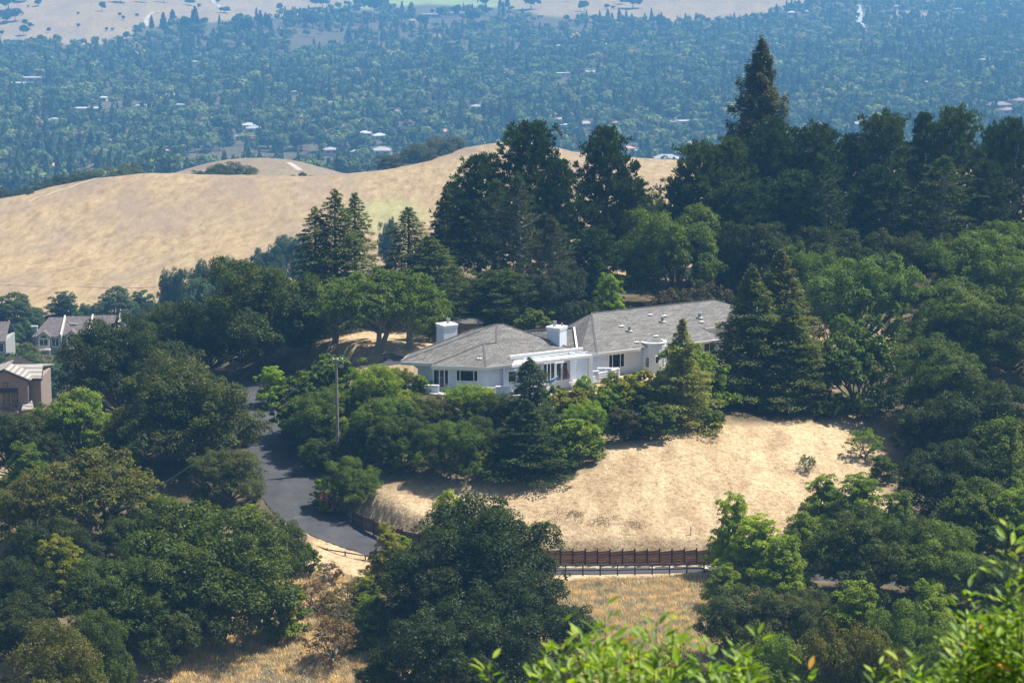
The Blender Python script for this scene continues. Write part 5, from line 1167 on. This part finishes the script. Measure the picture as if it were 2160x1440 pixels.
# ------------------------------------------------------------------ the valley: thousands of trees, houses, roads
def far_arche(kind, seed, n):
    rng = np.random.RandomState(seed)
    if kind == 'round':
        nb = 9; c = rng.uniform(-1, 1, (nb, 3)) * np.array([.27, .27, .2]) + np.array([0, 0, .62]); r = rng.uniform(.16, .25, nb)
        k = rng.randint(0, nb, n); d = sph(rng, n); d[:, 2] = np.where(d[:, 2] < -.4, -d[:, 2], d[:, 2]); C = c[k] + d * r[k][:, None] * rng.uniform(.8, 1.1, (n, 1)); Nn = unit(d + rng.normal(size=(n, 3)) * .35)
        sz = .105
    else:
        z = 1 - rng.uniform(0, 1, n) ** .6 * .93; a = rng.uniform(0, 6.283, n); tier = .75 + .25 * np.sin(z * 34 + seed) ; R = ((1 - z) ** .8 * .5 + .03) * tier * rng.uniform(.55, 1.1, n)
        d = np.stack([np.cos(a), np.sin(a), np.full(n, .45)], 1); C = np.stack([R * np.cos(a), R * np.sin(a), z], 1); Nn = unit(d + rng.normal(size=(n, 3)) * .5); sz = .11
    r = rng.normal(size=(n, 3)); u = unit(r - (r * Nn).sum(1, keepdims=True) * Nn); w = np.cross(Nn, u); s = sz * rng.uniform(.7, 1.3, (n, 1))
    V = np.stack([C - u * s - w * s * .6, C + u * s - w * s * .4, C + w * s], 1)        # (n,3,3)
    # trunk as four slim triangles
    t = []
    for q in range(4):
        a = q * 1.571; t.append([[.03 * math.cos(a), .03 * math.sin(a), -.02], [.03 * math.cos(a + 1.57), .03 * math.sin(a + 1.57), -.02], [0, 0, .6]])
    return np.concatenate([V, np.array(t)], 0)
ARC = [far_arche('round', 300 + i, 170) for i in range(6)] + [far_arche('cone', 320 + i, 140) for i in range(5)]
GREENS = [(.075, .105, .062), (.095, .130, .068), (.13, .168, .08), (.165, .205, .09), (.21, .245, .11), (.08, .105, .07), (.32, .28, .16), (.15, .115, .10)]  # greens paled and greyed: some valley haze is put into the tree colours
GW = [.25, .23, .19, .13, .075, .085, .02, .02]
TOPX = [-300, 0, 250, 300, 420, 560, 700, 900, 1080, 1150, 1300, 1600, 1650, 1760, 2160, 2500]; TOPY = [97, 97, 95, 62, 52, 42, 22, 4, 25, 38, 50, 44, 22, -12, -16, -16]
OPEN = [(330, 72, 40, 6), (520, 60, 90, 9), (455, 62, 40, 7), (665, 92, 62, 14), (640, 108, 36, 9), (930, 52, 95, 9), (950, 12, 150, 16), (880, 28, 60, 7), (760, 62, 40, 6), (830, 95, 45, 5), (960, 100, 40, 5), (1030, 82, 50, 7), (1160, 55, 24, 16), (1218, 68, 18, 10), (590, 130, 10, 5), (1900, 32, 80, 6), (520, 350, 190, 26), (650, 345, 80, 20), (1815, 40, 7, 34), (1828, 75, 7, 16), (760, 35, 45, 7), (1275, 85, 10, 12), (1080, 100, 25, 5)]
# buildings seen in the valley: px, py of roof, width px, kind
BLD = [(75, 168, 66, 'long'), (45, 180, 50, 'flat'), (180, 234, 66, 'flat'), (360, 205, 26, 'flat'), (298, 228, 22, 'flat'), (385, 226, 24, 'flat'), (398, 168, 26, 'flat'), (95, 208, 14, 'house'), (218, 209, 16, 'house'), (115, 256, 22, 'house'), (230, 302, 16, 'house'), (12, 312, 20, 'house'), (350, 322, 14, 'house'),
       (410, 132, 10, 'house'), (525, 268, 26, 'house'), (120, 355, 34, 'house'), (290, 350, 22, 'house'), (535, 274, 30, 'house'), (505, 292, 14, 'house'), (697, 324, 26, 'big'), (752, 328, 22, 'big'), (805, 325, 38, 'big'), (770, 285, 26, 'house'), (800, 290, 26, 'house'), (690, 292, 22, 'house'), (938, 282, 30, 'house'), (855, 283, 20, 'house'),
       (835, 238, 20, 'house'), (757, 221, 8, 'house'), (618, 220, 10, 'house'), (697, 220, 16, 'house'), (621, 196, 12, 'house'), (1004, 228, 20, 'house'), (1065, 152, 22, 'flat'), (1240, 155, 30, 'flat'), (1190, 158, 40, 'flat'), (1130, 158, 10, 'flat'), (1195, 270, 34, 'flat'), (1235, 264, 26, 'house'), (1300, 263, 16, 'house'), (1325, 264, 10, 'house'),
       (1445, 262, 30, 'flat'), (1420, 264, 12, 'flat'), (1325, 318, 26, 'house'), (1350, 322, 20, 'house'), (1462, 312, 34, 'big'), (1440, 328, 26, 'house'), (1405, 342, 50, 'big'), (1178, 98, 14, 'house'), (1250, 98, 10, 'house'), (1180, 255, 16, 'house'), (1645, 115, 12, 'house'), (2080, 129, 34, 'flat'), (2015, 136, 14, 'house'), (1950, 176, 12, 'house'),
       (1870, 220, 8, 'house'), (2105, 232, 48, 'brown'), (2125, 243, 30, 'brown'), (2150, 222, 26, 'brown'), (1805, 266, 22, 'house'), (1960, 4, 14, 'flat'), (1988, 6, 20, 'flat'), (2130, 10, 22, 'flat'), (2020, 20, 16, 'flat'), (1890, 14, 20, 'house'), (1775, 14, 14, 'house'), (1670, 27, 18, 'house'), (1700, 25, 14, 'house'), (1855, 8, 12, 'flat'),
       (910, 32, 40, 'flat'), (975, 28, 50, 'flat'), (1140, 33, 10, 'house'), (870, 44, 14, 'house'), (880, 118, 20, 'house'), (1240, 105, 8, 'house')]
def ray_ground(px, py, zr=-200.0):
    """march a sight line to the far ground"""
    sx, sz = slopes(px, py); Y = np.linspace(1150, 4200, 900); z = H(sx * Y, Y); hit = np.nonzero(CZ + sz * Y <= z)[0]
    Yh = Y[hit[0]] if len(hit) else 3900.0; return Vector((sx * Yh, Yh, h1(sx * Yh, Yh)))
roof_w = plain_mat('pale_flat_roof', (.40, .40, .40), .7, .06, .2); roof_g = plain_mat('grey_far_roof', (.30, .29, .29), .85, .1, .2); roof_b = plain_mat('brown_far_roof', (.22, .17, .155), .9, .1, .2); roof_r = plain_mat('terracotta_far_roof', (.42, .24, .17), .9, .1, .2)
wall_w = plain_mat('pale_far_wall', (.55, .54, .52), .9, .05, .2); wall_g = plain_mat('beige_far_wall', (.42, .38, .33), .9, .05, .2)
SITE = []; brnd = random.Random(12)
PLACE = {'flat': 'flat white roofed building', 'long': 'long low school like building with a white roof', 'house': 'small house', 'big': 'large grey roofed house', 'brown': 'brown roofed apartment building'}
def where(px, py):
    col_ = 'far left' if px < 250 else 'left' if px < 620 else 'left of centre' if px < 980 else 'centre' if px < 1350 else 'right of centre' if px < 1700 else 'right' if px < 2000 else 'far right'
    return col_
far_houses = {}
for k_, (px, py, wpx, kd) in enumerate(BLD):
    g = ray_ground(px, py + 5); Y = g.y; w = wpx * Y / FPX; d = min(w, 14) * .8; hh = {'flat': 4.0, 'long': 4.2, 'house': 3.4, 'big': 4.6, 'brown': 6.5}[kd]
    root = empty('far_building' if kd in ('flat', 'long', 'brown') else 'far_house', (g.x, g.y, g.z), brnd.uniform(-.25, .35)); rm = {'flat': roof_w, 'long': roof_w, 'big': roof_g, 'brown': roof_b, 'house': brnd.choice([roof_w, roof_g, roof_g, roof_b, roof_r])}[kd]
    wb = MB(); wb.box((0, 0, hh / 2 - 1), (w, d, hh + 2)); wb.build('wall', wall_w if brnd.random() < .6 else wall_g, root)
    r = MB()
    if kd in ('flat', 'long'):
        r.box((0, 0, hh + .25), (w + .6, d + .6, .45)); r.box((w * .2, 0, hh + .9), (w * .12, 2, .9))
    else:
        rl = max(.5, w / 2 - d * .45); rh = d * .22; r.poly([(-w / 2 - .6, -d / 2 - .6, hh), (w / 2 + .6, -d / 2 - .6, hh), (w / 2 + .6, d / 2 + .6, hh), (-w / 2 - .6, d / 2 + .6, hh), (-rl, 0, hh + rh), (rl, 0, hh + rh)], [(0, 1, 5, 4), (1, 2, 5), (2, 3, 4, 5), (3, 0, 4), (3, 2, 1, 0)])
    r.build('roof', rm, root)
    nw = 2 if w < 14 else 4
    for i in range(nw): q = MB(); q.box((-w / 2 + w * (i + .5) / nw, -d / 2 - .04, hh - 1.7), (w / nw * .5, .1, 1.3)); q.build('window', GLASS, root)
    SITE.append((g.x, g.y, w, wpx)); far_houses.setdefault((kd, rm.name, where(px, py)), []).append((root, px, py, wpx))
RN = {'pale_flat_roof': 'white', 'grey_far_roof': 'grey', 'brown_far_roof': 'brown', 'terracotta_far_roof': 'reddish'}
for (kd, rn, wh), L in far_houses.items():
    L.sort(key=lambda t: (t[2], t[1])); nL = len(L); base = {'flat': 'flat topped', 'long': 'long low', 'house': 'small', 'big': 'large', 'brown': 'tall'}[kd] + ' ' + RN[rn] + ' roofed building among the valley trees, ' + wh
    order = ['highest', 'second highest', 'third highest', 'fourth highest', 'fifth highest', 'sixth highest', 'seventh highest']
    for i, t in enumerate(L): tag(t[0], base if nL == 1 else base + ', ' + (order[i] if i < 7 else 'lowest') + ' of %d' % nL, 'building' if kd in ('flat', 'long', 'brown') else 'house')

rng = np.random.RandomState(77)
def scatter():
    n = 32000; Y = 1290 + (4100 - 1290) * rng.uniform(0, 1, n) ** .85; x = rng.uniform(-.27, .27, n) * (Y + 120); z = H(x, Y)
    c, s = math.cos(PITCH), math.sin(PITCH); zz = z - CZ; d = Y * c - zz * s; px = 1080 + FPX * x / d; py = 720 - FPX * (Y * s + zz * c) / d
    top = np.interp(px, TOPX, TOPY); ok = (py > top + 1) & (py < 470)
    # thin the density into groves and streets
    dens = .5 + .25 * np.sin(x / 47 + 1.3 * np.sin(Y / 90)) + .25 * np.sin(Y / 38 + 1.1 * np.sin(x / 70)); ok &= rng.uniform(0, 1, n) < .45 + .6 * dens
    for a, b, rx, ry in OPEN: ok &= ((px - a) / rx) ** 2 + ((py - b) / ry) ** 2 > 1
    for sx_, sy_, w, wp in SITE:
        ok &= ~((np.abs(x - sx_ * Y / sy_) < w * .5 + 1.5) & (Y < sy_ + 8) & (Y > sy_ - 85))
    golf = (py < 130) & (px > 560) & (px < 1250); ok &= ~golf | (rng.uniform(0, 1, n) < .6)
    return x[ok], Y[ok], z[ok], px[ok], py[ok]
x, Y, z, px, py = scatter(); n = len(x)
conif = .5 + .5 * np.sin(x / 60 + 2 * np.sin(Y / 130)); isc = rng.uniform(0, 1, n) < .10 + .30 * conif
h = np.where(isc, rng.uniform(11, 20, n), rng.uniform(7, 14.5, n)) * (1 - .12 * (Y > 3000)); w = np.where(isc, h * rng.uniform(.42, .66, n), h * rng.uniform(.85, 1.35, n))
g = np.array(GREENS)[rng.choice(len(GREENS), n, p=np.array(GW) / sum(GW))]; g[isc] = np.array(GREENS)[rng.choice([0, 0, 1, 5], isc.sum())]
g = g * rng.uniform(.8, 1.25, (n, 1)); ar = np.where(isc, rng.randint(6, 11, n), rng.randint(0, 6, n)); rot = rng.uniform(0, 6.28, n)
# the 270 trees that show largest stay objects of their own, the rest is one far wood
inview = (px > 5) & (px < 2155) & (py > 0) & (py < 360); size = h * w / Y ** 2 * np.where(inview, 1, 0); order = np.argsort(-size); single = np.zeros(n, bool); single[order[:270]] = True
def tree_tris(i):
    A = ARC[ar[i]]; c, s = math.cos(rot[i]), math.sin(rot[i]); B = np.empty_like(A); B[..., 0] = (A[..., 0] * c - A[..., 1] * s) * w[i]; B[..., 1] = (A[..., 0] * s + A[..., 1] * c) * w[i]; B[..., 2] = A[..., 2] * h[i]; return B
Vs, Cc = [], []
for i in np.nonzero(~single)[0]:
    B = tree_tris(i) + np.array([x[i], Y[i], z[i]]); Vs.append(B.reshape(-1, 3)); Cc.append(np.repeat(g[i][None], B.shape[0] * 3, 0))
V = np.concatenate(Vs); Cc = np.concatenate(Cc); me = np_mesh('valley_wood', V, np.arange(len(V)).reshape(-1, 3), LEAF_FAR, 3)
at = me.color_attributes.new('tint', 'FLOAT_COLOR', 'POINT'); at.data.foreach_set('color', np.concatenate([Cc, np.ones((len(Cc), 1))], 1).astype(np.float32).ravel())
tag(link('valley_wood', me), 'hazy far off wood of mixed trees filling the valley floor', 'wood', kind='stuff')
ARCM = [np_mesh('far_tree', A.reshape(-1, 3), np.arange(A.size // 3).reshape(-1, 3), LEAF, 3) for A in [far_arche('round', 400 + i, 420) * 1 for i in range(5)] + [far_arche('cone', 420 + i, 380) for i in range(4)]]
for i in np.nonzero(single)[0]:
    o = link('conifer_tree' if isc[i] else 'broadleaf_tree', ARCM[rng.randint(5, 9) if isc[i] else rng.randint(0, 5)], None, tuple(g[i])); o.location = (x[i], Y[i], z[i]); o.scale = (w[i], w[i], h[i]); o.rotation_euler = (0, 0, rot[i])
    shade = 'pale green' if g[i].sum() > .26 else ('mid green' if g[i].sum() > .14 else 'dark green')
    tag(o, ('%s pointed conifer standing in the hazy valley wood' if isc[i] else '%s rounded tree standing in the hazy valley wood') % shade, 'tree', '%s %s of the valley wood' % (shade, 'conifers' if isc[i] else 'round trees'))
# lone trees on the far golden slopes and the golf course
LONE = [(18, 25, 50, 0, .8), (8, 50, 34, 0, .7), (32, 45, 34, 0, .7), (50, 5, 34, 0, .7), (81, 14, 14, 0, 1), (52, 56, 12, 0, 1), (65, 62, 12, 0, 1), (50, 76, 20, 0, 1), (104, 69, 10, 0, 1), (3, 76, 10, 0, 1), (165, 60, 8, 0, 1), (225, 66, 8, 0, 1), (238, 66, 8, 0, .8), (215, 24, 16, 0, 1.2), (253, 35, 7, 0, 1), (261, 44, 8, 0, 1), (289, 37, 8, 0, 1), (165, 32, 6, 0, 1), (60, 16, 5, 0, 1),
        (255, 6, 40, 0, .5), (300, 6, 30, 0, .5), (345, 6, 26, 0, .7), (400, 12, 20, 0, .6), (461, 8, 10, 0, 1), (475, 28, 22, 0, .5), (420, 18, 8, 0, 1), (320, 60, 12, 1, 2), (345, 60, 18, 1, 1.6), (365, 62, 22, 1, 1.6), (412, 70, 30, 1, 1.6), (395, 74, 26, 0, 1.2), (470, 66, 8, 1, 2.4), (483, 66, 18, 0, 1), (498, 52, 18, 0, .9), (515, 80, 44, 0, .8), (550, 55, 14, 1, 2), (565, 60, 16, 1, 1.6), (608, 52, 10, 1, 2), (590, 24, 16, 0, 1), (640, 40, 16, 1, 1.2), (660, 60, 40, 0, .7), (700, 40, 12, 1, 1.8),
        (680, 18, 40, 0, .6), (725, 45, 30, 0, .9), (760, 22, 26, 0, .8), (790, 28, 28, 0, .9), (810, 18, 26, 1, 1.2), (848, 26, 10, 1, 2), (868, 28, 20, 1, 1), (928, 38, 16, 0, 1.2), (962, 38, 20, 0, 1.1), (912, 30, 8, 0, 1.2), (1020, 18, 26, 0, 1), (1055, 16, 10, 1, 2), (1070, 15, 12, 1, 1.8), (1000, 52, 34, 0, .8), (640, 110, 12, 0, 1), (662, 108, 12, 1, 2), (700, 105, 24, 0, .8), (560, 100, 20, 0, 1.2), (892, 60, 26, 0, .9),
        (1120, 20, 40, 0, .7), (1196, 4, 18, 0, .7), (1233, 25, 24, 0, .9), (1335, 18, 44, 0, .6), (1312, 10, 18, 0, .8), (1280, 20, 14, 0, .7), (1293, 21, 9, 0, .8), (1152, 68, 18, 0, 1), (1095, 72, 26, 0, .6), (1676, 17, 6, 1, 2.6), (1712, 12, 9, 1, 2), (1903, 26, 16, 0, .7), (1930, 40, 26, 0, .7), (1265, 42, 8, 1, 2), (1282, 42, 12, 1, 1.6), (1306, 46, 12, 1, 2), (1321, 46, 10, 1, 2), (1333, 48, 8, 1, 2.2), (1374, 45, 10, 1, 2.4), (1360, 46, 8, 1, 2), (1390, 50, 9, 1, 2)]
for j, (a, b, wp, cf, asp) in enumerate(LONE):
    q = ray_ground(a, b); ww = wp * q.y / FPX; o = link('conifer_tree' if cf else 'oak_tree', ARCM[5 + j % 4 if cf else j % 5], None, (.04, .07, .03)); o.location = q - Vector((0, 0, .3)); o.scale = (ww * 1.15, ww * 1.15, ww * asp * 1.15); o.rotation_euler = (0, 0, j * 1.7)
    if cf: tag(o, 'slender dark conifer at the far edge of the valley', 'tree', 'conifers along the far edge of the valley')
    else: tag(o, 'dark round tree dotted on the far open slopes', 'tree', 'round trees dotted on the far open slopes')
# roads and tracks far away
def far_strip(name, pix, w, mat, zo=.6):
    pts = catmull([tuple(ray_ground(a, b)) for a, b in pix], 10); pts[:, 2] = H(pts[:, 0], pts[:, 1]) + zo; strip(name, list(pts), [w] * len(pts), 0.0, mat)
pale = plain_mat('pale_track', (.40, .33, .26), .95, .1, .05); conc = plain_mat('pale_pavement', (.33, .33, .34), .9, .1, .05)
far_strip('valley_road', [(1802, -14), (1806, 10), (1812, 28), (1812, 42), (1818, 58), (1826, 72), (1836, 82)], 9, conc)
far_strip('track', [(338, 25), (318, 32), (309, 42), (309, 56)], 5, pale); far_strip('track', [(440, -10), (452, 8), (462, 14), (478, 27)], 5, pale); far_strip('track', [(608, 344), (620, 352), (634, 362)], 3, pale, .25)
def hill_strip(name, pix, w, mat, zo=.12):
    pts = catmull([tuple(P(*p)) for p in pix], 12); pts[:, 2] = H(pts[:, 0], pts[:, 1]) + zo; strip(name, list(pts), [w] * len(pts), 0.0, mat)
pale_foot = plain_mat('worn_path', (.34, .265, .185), .95, .1, .3)
hill_strip('footpath', [(60, 424, 738), (110, 408, 752), (160, 398, 765), (230, 389, 782), (300, 384, 794)], 1.0, pale_foot)

hill_strip('track', [(-60, 566, 612), (60, 572, 608), (170, 582, 602), (255, 592, 597), (330, 590, 598)], .7, pale_foot)
far_strip('street', [(1262, 72), (1270, 80), (1280, 90), (1290, 101)], 6, conc); far_strip('street', [(905, 36), (960, 30), (1010, 27)], 8, conc)

# ------------------------------------------------------------------ laurel bushes right in front of the camera
m, nt, out = new_mat('laurel_leaf'); geo = nt.nodes.new('ShaderNodeNewGeometry'); r = ramp(nt, geo.outputs['Random Per Island'], [(0, (.035, .075, .006)), (.4, (.10, .20, .008)), (.75, (.19, .29, .012)), (.92, (.28, .36, .02)), (.985, (.3, .36, .03)), (.995, (.55, .20, .02))])
b = nt.nodes.new('ShaderNodeBsdfPrincipled'); b.inputs['Roughness'].default_value = .5; b.inputs['Specular IOR Level'].default_value = .28; nt.links.new(r.outputs[0], b.inputs['Base Color'])
t = nt.nodes.new('ShaderNodeBsdfTranslucent'); nt.links.new(mixc(nt, 1.0, r.outputs[0], (1.5, 1.6, .5), 'MULTIPLY'), t.inputs[0]); mx = nt.nodes.new('ShaderNodeMixShader'); mx.inputs[0].default_value = .42; nt.links.new(b.outputs[0], mx.inputs[1]); nt.links.new(t.outputs[0], mx.inputs[2]); nt.links.new(mx.outputs[0], out.inputs[0]); LAUREL = m
def laurel(label, tips, seed, leafL=.085):
    rng = np.random.RandomState(seed); rr = random.Random(seed); P0 = [P(*t) for t in tips]; cx = sum(p.x for p in P0) / len(P0); cy = sum(p.y for p in P0) / len(P0); root = empty('laurel_bush', (cx, cy + .2, h1(cx, cy) - .1)); tag(root, label, 'bush')
    st = MB(); LV, LF, nv = [], [], 0
    base = Vector((cx, cy, h1(cx, cy) - .2))
    for tip in P0:
        low = Vector((tip.x * .6 + cx * .4, tip.y + rr.uniform(-.1, .3), tip.z - rr.uniform(1.0, 1.4))); st.tube([base, low.lerp(base, .4), low, tip.lerp(low, .4), tip], [.02, .013, .009, .005, .002], 5, False)
        nl = 110
        for i in range(nl):
            f = (i / nl) ** 1.0; c = tip.lerp(low, f * .75) if f > .0 else tip; a = i * 2.4 + rr.uniform(-.4, .4)
            # side twigs spread the leaves away from the stem
            sp = .02 + .24 * f * rr.uniform(.2, 1); up = .9 - 1.0 * f + rr.uniform(-.25, .25); o_ = Vector((math.cos(a) * sp, math.sin(a) * sp, rr.uniform(-.05, .08)))
            dr = Vector((math.cos(a), math.sin(a), up)).normalized(); sd = dr.cross(Vector((0, 0, 1))); sd = sd.normalized() if sd.length > .05 else Vector((1, 0, 0)); nn = sd.cross(dr).normalized()
            tw = rr.uniform(-.6, .6); sd = sd * math.cos(tw) + nn * math.sin(tw); nn = sd.cross(dr).normalized(); L = leafL * rr.uniform(.6, 1.15) * (.75 + .25 * min(1, f * 4)); W = L * .36; c0 = c + o_
            rows = [(0, .08), (.25, .8), (.5, 1), (.78, .62), (1, .03)]; vs = []
            for t_, ww in rows:
                q = c0 + dr * (L * t_) - nn * (L * .16 * t_ * t_); vs += [q - sd * W * .5 * ww + nn * W * .12, q, q + sd * W * .5 * ww + nn * W * .12]
            LV += [tuple(v) for v in vs]
            for k in range(4):
                for j in range(2): LF.append((nv + k * 3 + j, nv + k * 3 + j + 1, nv + k * 3 + j + 4, nv + k * 3 + j + 3))
            nv += 15
    o = st.build('stems', plain_mat('laurel_twig', (.14, .16, .06), .8, .2, 20), root); rel(o, root); o = link('leaves', np_mesh('leaves', np.array(LV), np.array(LF), LAUREL), root); rel(o, root)
lr_ = random.Random(4)
def tipset(poly, n, y0, y1):
    out = []
    for _ in range(n):
        a = lr_.uniform(poly[0][0], poly[-1][0]); top = np.interp(a, [p[0] for p in poly], [p[1] for p in poly]); out.append((a, top + abs(lr_.gauss(0, 1)) * 55 + lr_.uniform(0, 20), lr_.uniform(y0, y1)))
    return out
laurel('laurel bush with glossy leaves at the bottom centre, close to the camera', [(1180, 1345, 9.5), (1225, 1355, 9.8), (1275, 1300, 9.7), (1330, 1335, 10), (1385, 1312, 9.6), (1420, 1330, 9.4)] + tipset([(1170, 1400), (1270, 1340), (1400, 1340), (1600, 1385)], 34, 9.2, 10.6), 5, .078)
laurel('small laurel shoots at the bottom edge left of the laurel bush', [(1030, 1415, 9.6), (1148, 1405, 9.7), (1600, 1352, 9.8), (1125, 1430, 9.8)], 8, .085)
laurel('laurel bush with glossy leaves and a few orange ones in the bottom right corner', [(2132, 1135, 9.2), (2160, 1180, 9.2), (2035, 1245, 9.5), (2060, 1290, 9.5), (2120, 1270, 9.4)] + tipset([(1900, 1450), (1970, 1400), (2040, 1330), (2110, 1290), (2160, 1270), (2220, 1240)], 80, 9.0, 10.8), 6, .076)
laurel('laurel shoots at the bottom edge between the two larger bushes', [(1850, 1415, 9.8), (1905, 1400, 9.6), (1935, 1420, 9.7), (1700, 1432, 9.8)], 9, .085)
# ------------------------------------------------------------------ haze
def build_haze():
    mb = MB(); mb.box((0, 3700, 110), (9000, 7900, 280)); m, nt, out = new_mat('haze_air')
    v = nt.nodes.new('ShaderNodeVolumePrincipled'); v.inputs['Color'].default_value = (.21, .56, 1.0, 1); v.inputs['Density'].default_value = .00019; v.inputs['Anisotropy'].default_value = .0
    nt.links.new(v.outputs[0], out.inputs['Volume']); o = mb.build('haze', m); tag(o, kind='stuff', label='thin blue haze filling the valley air')
build_haze()
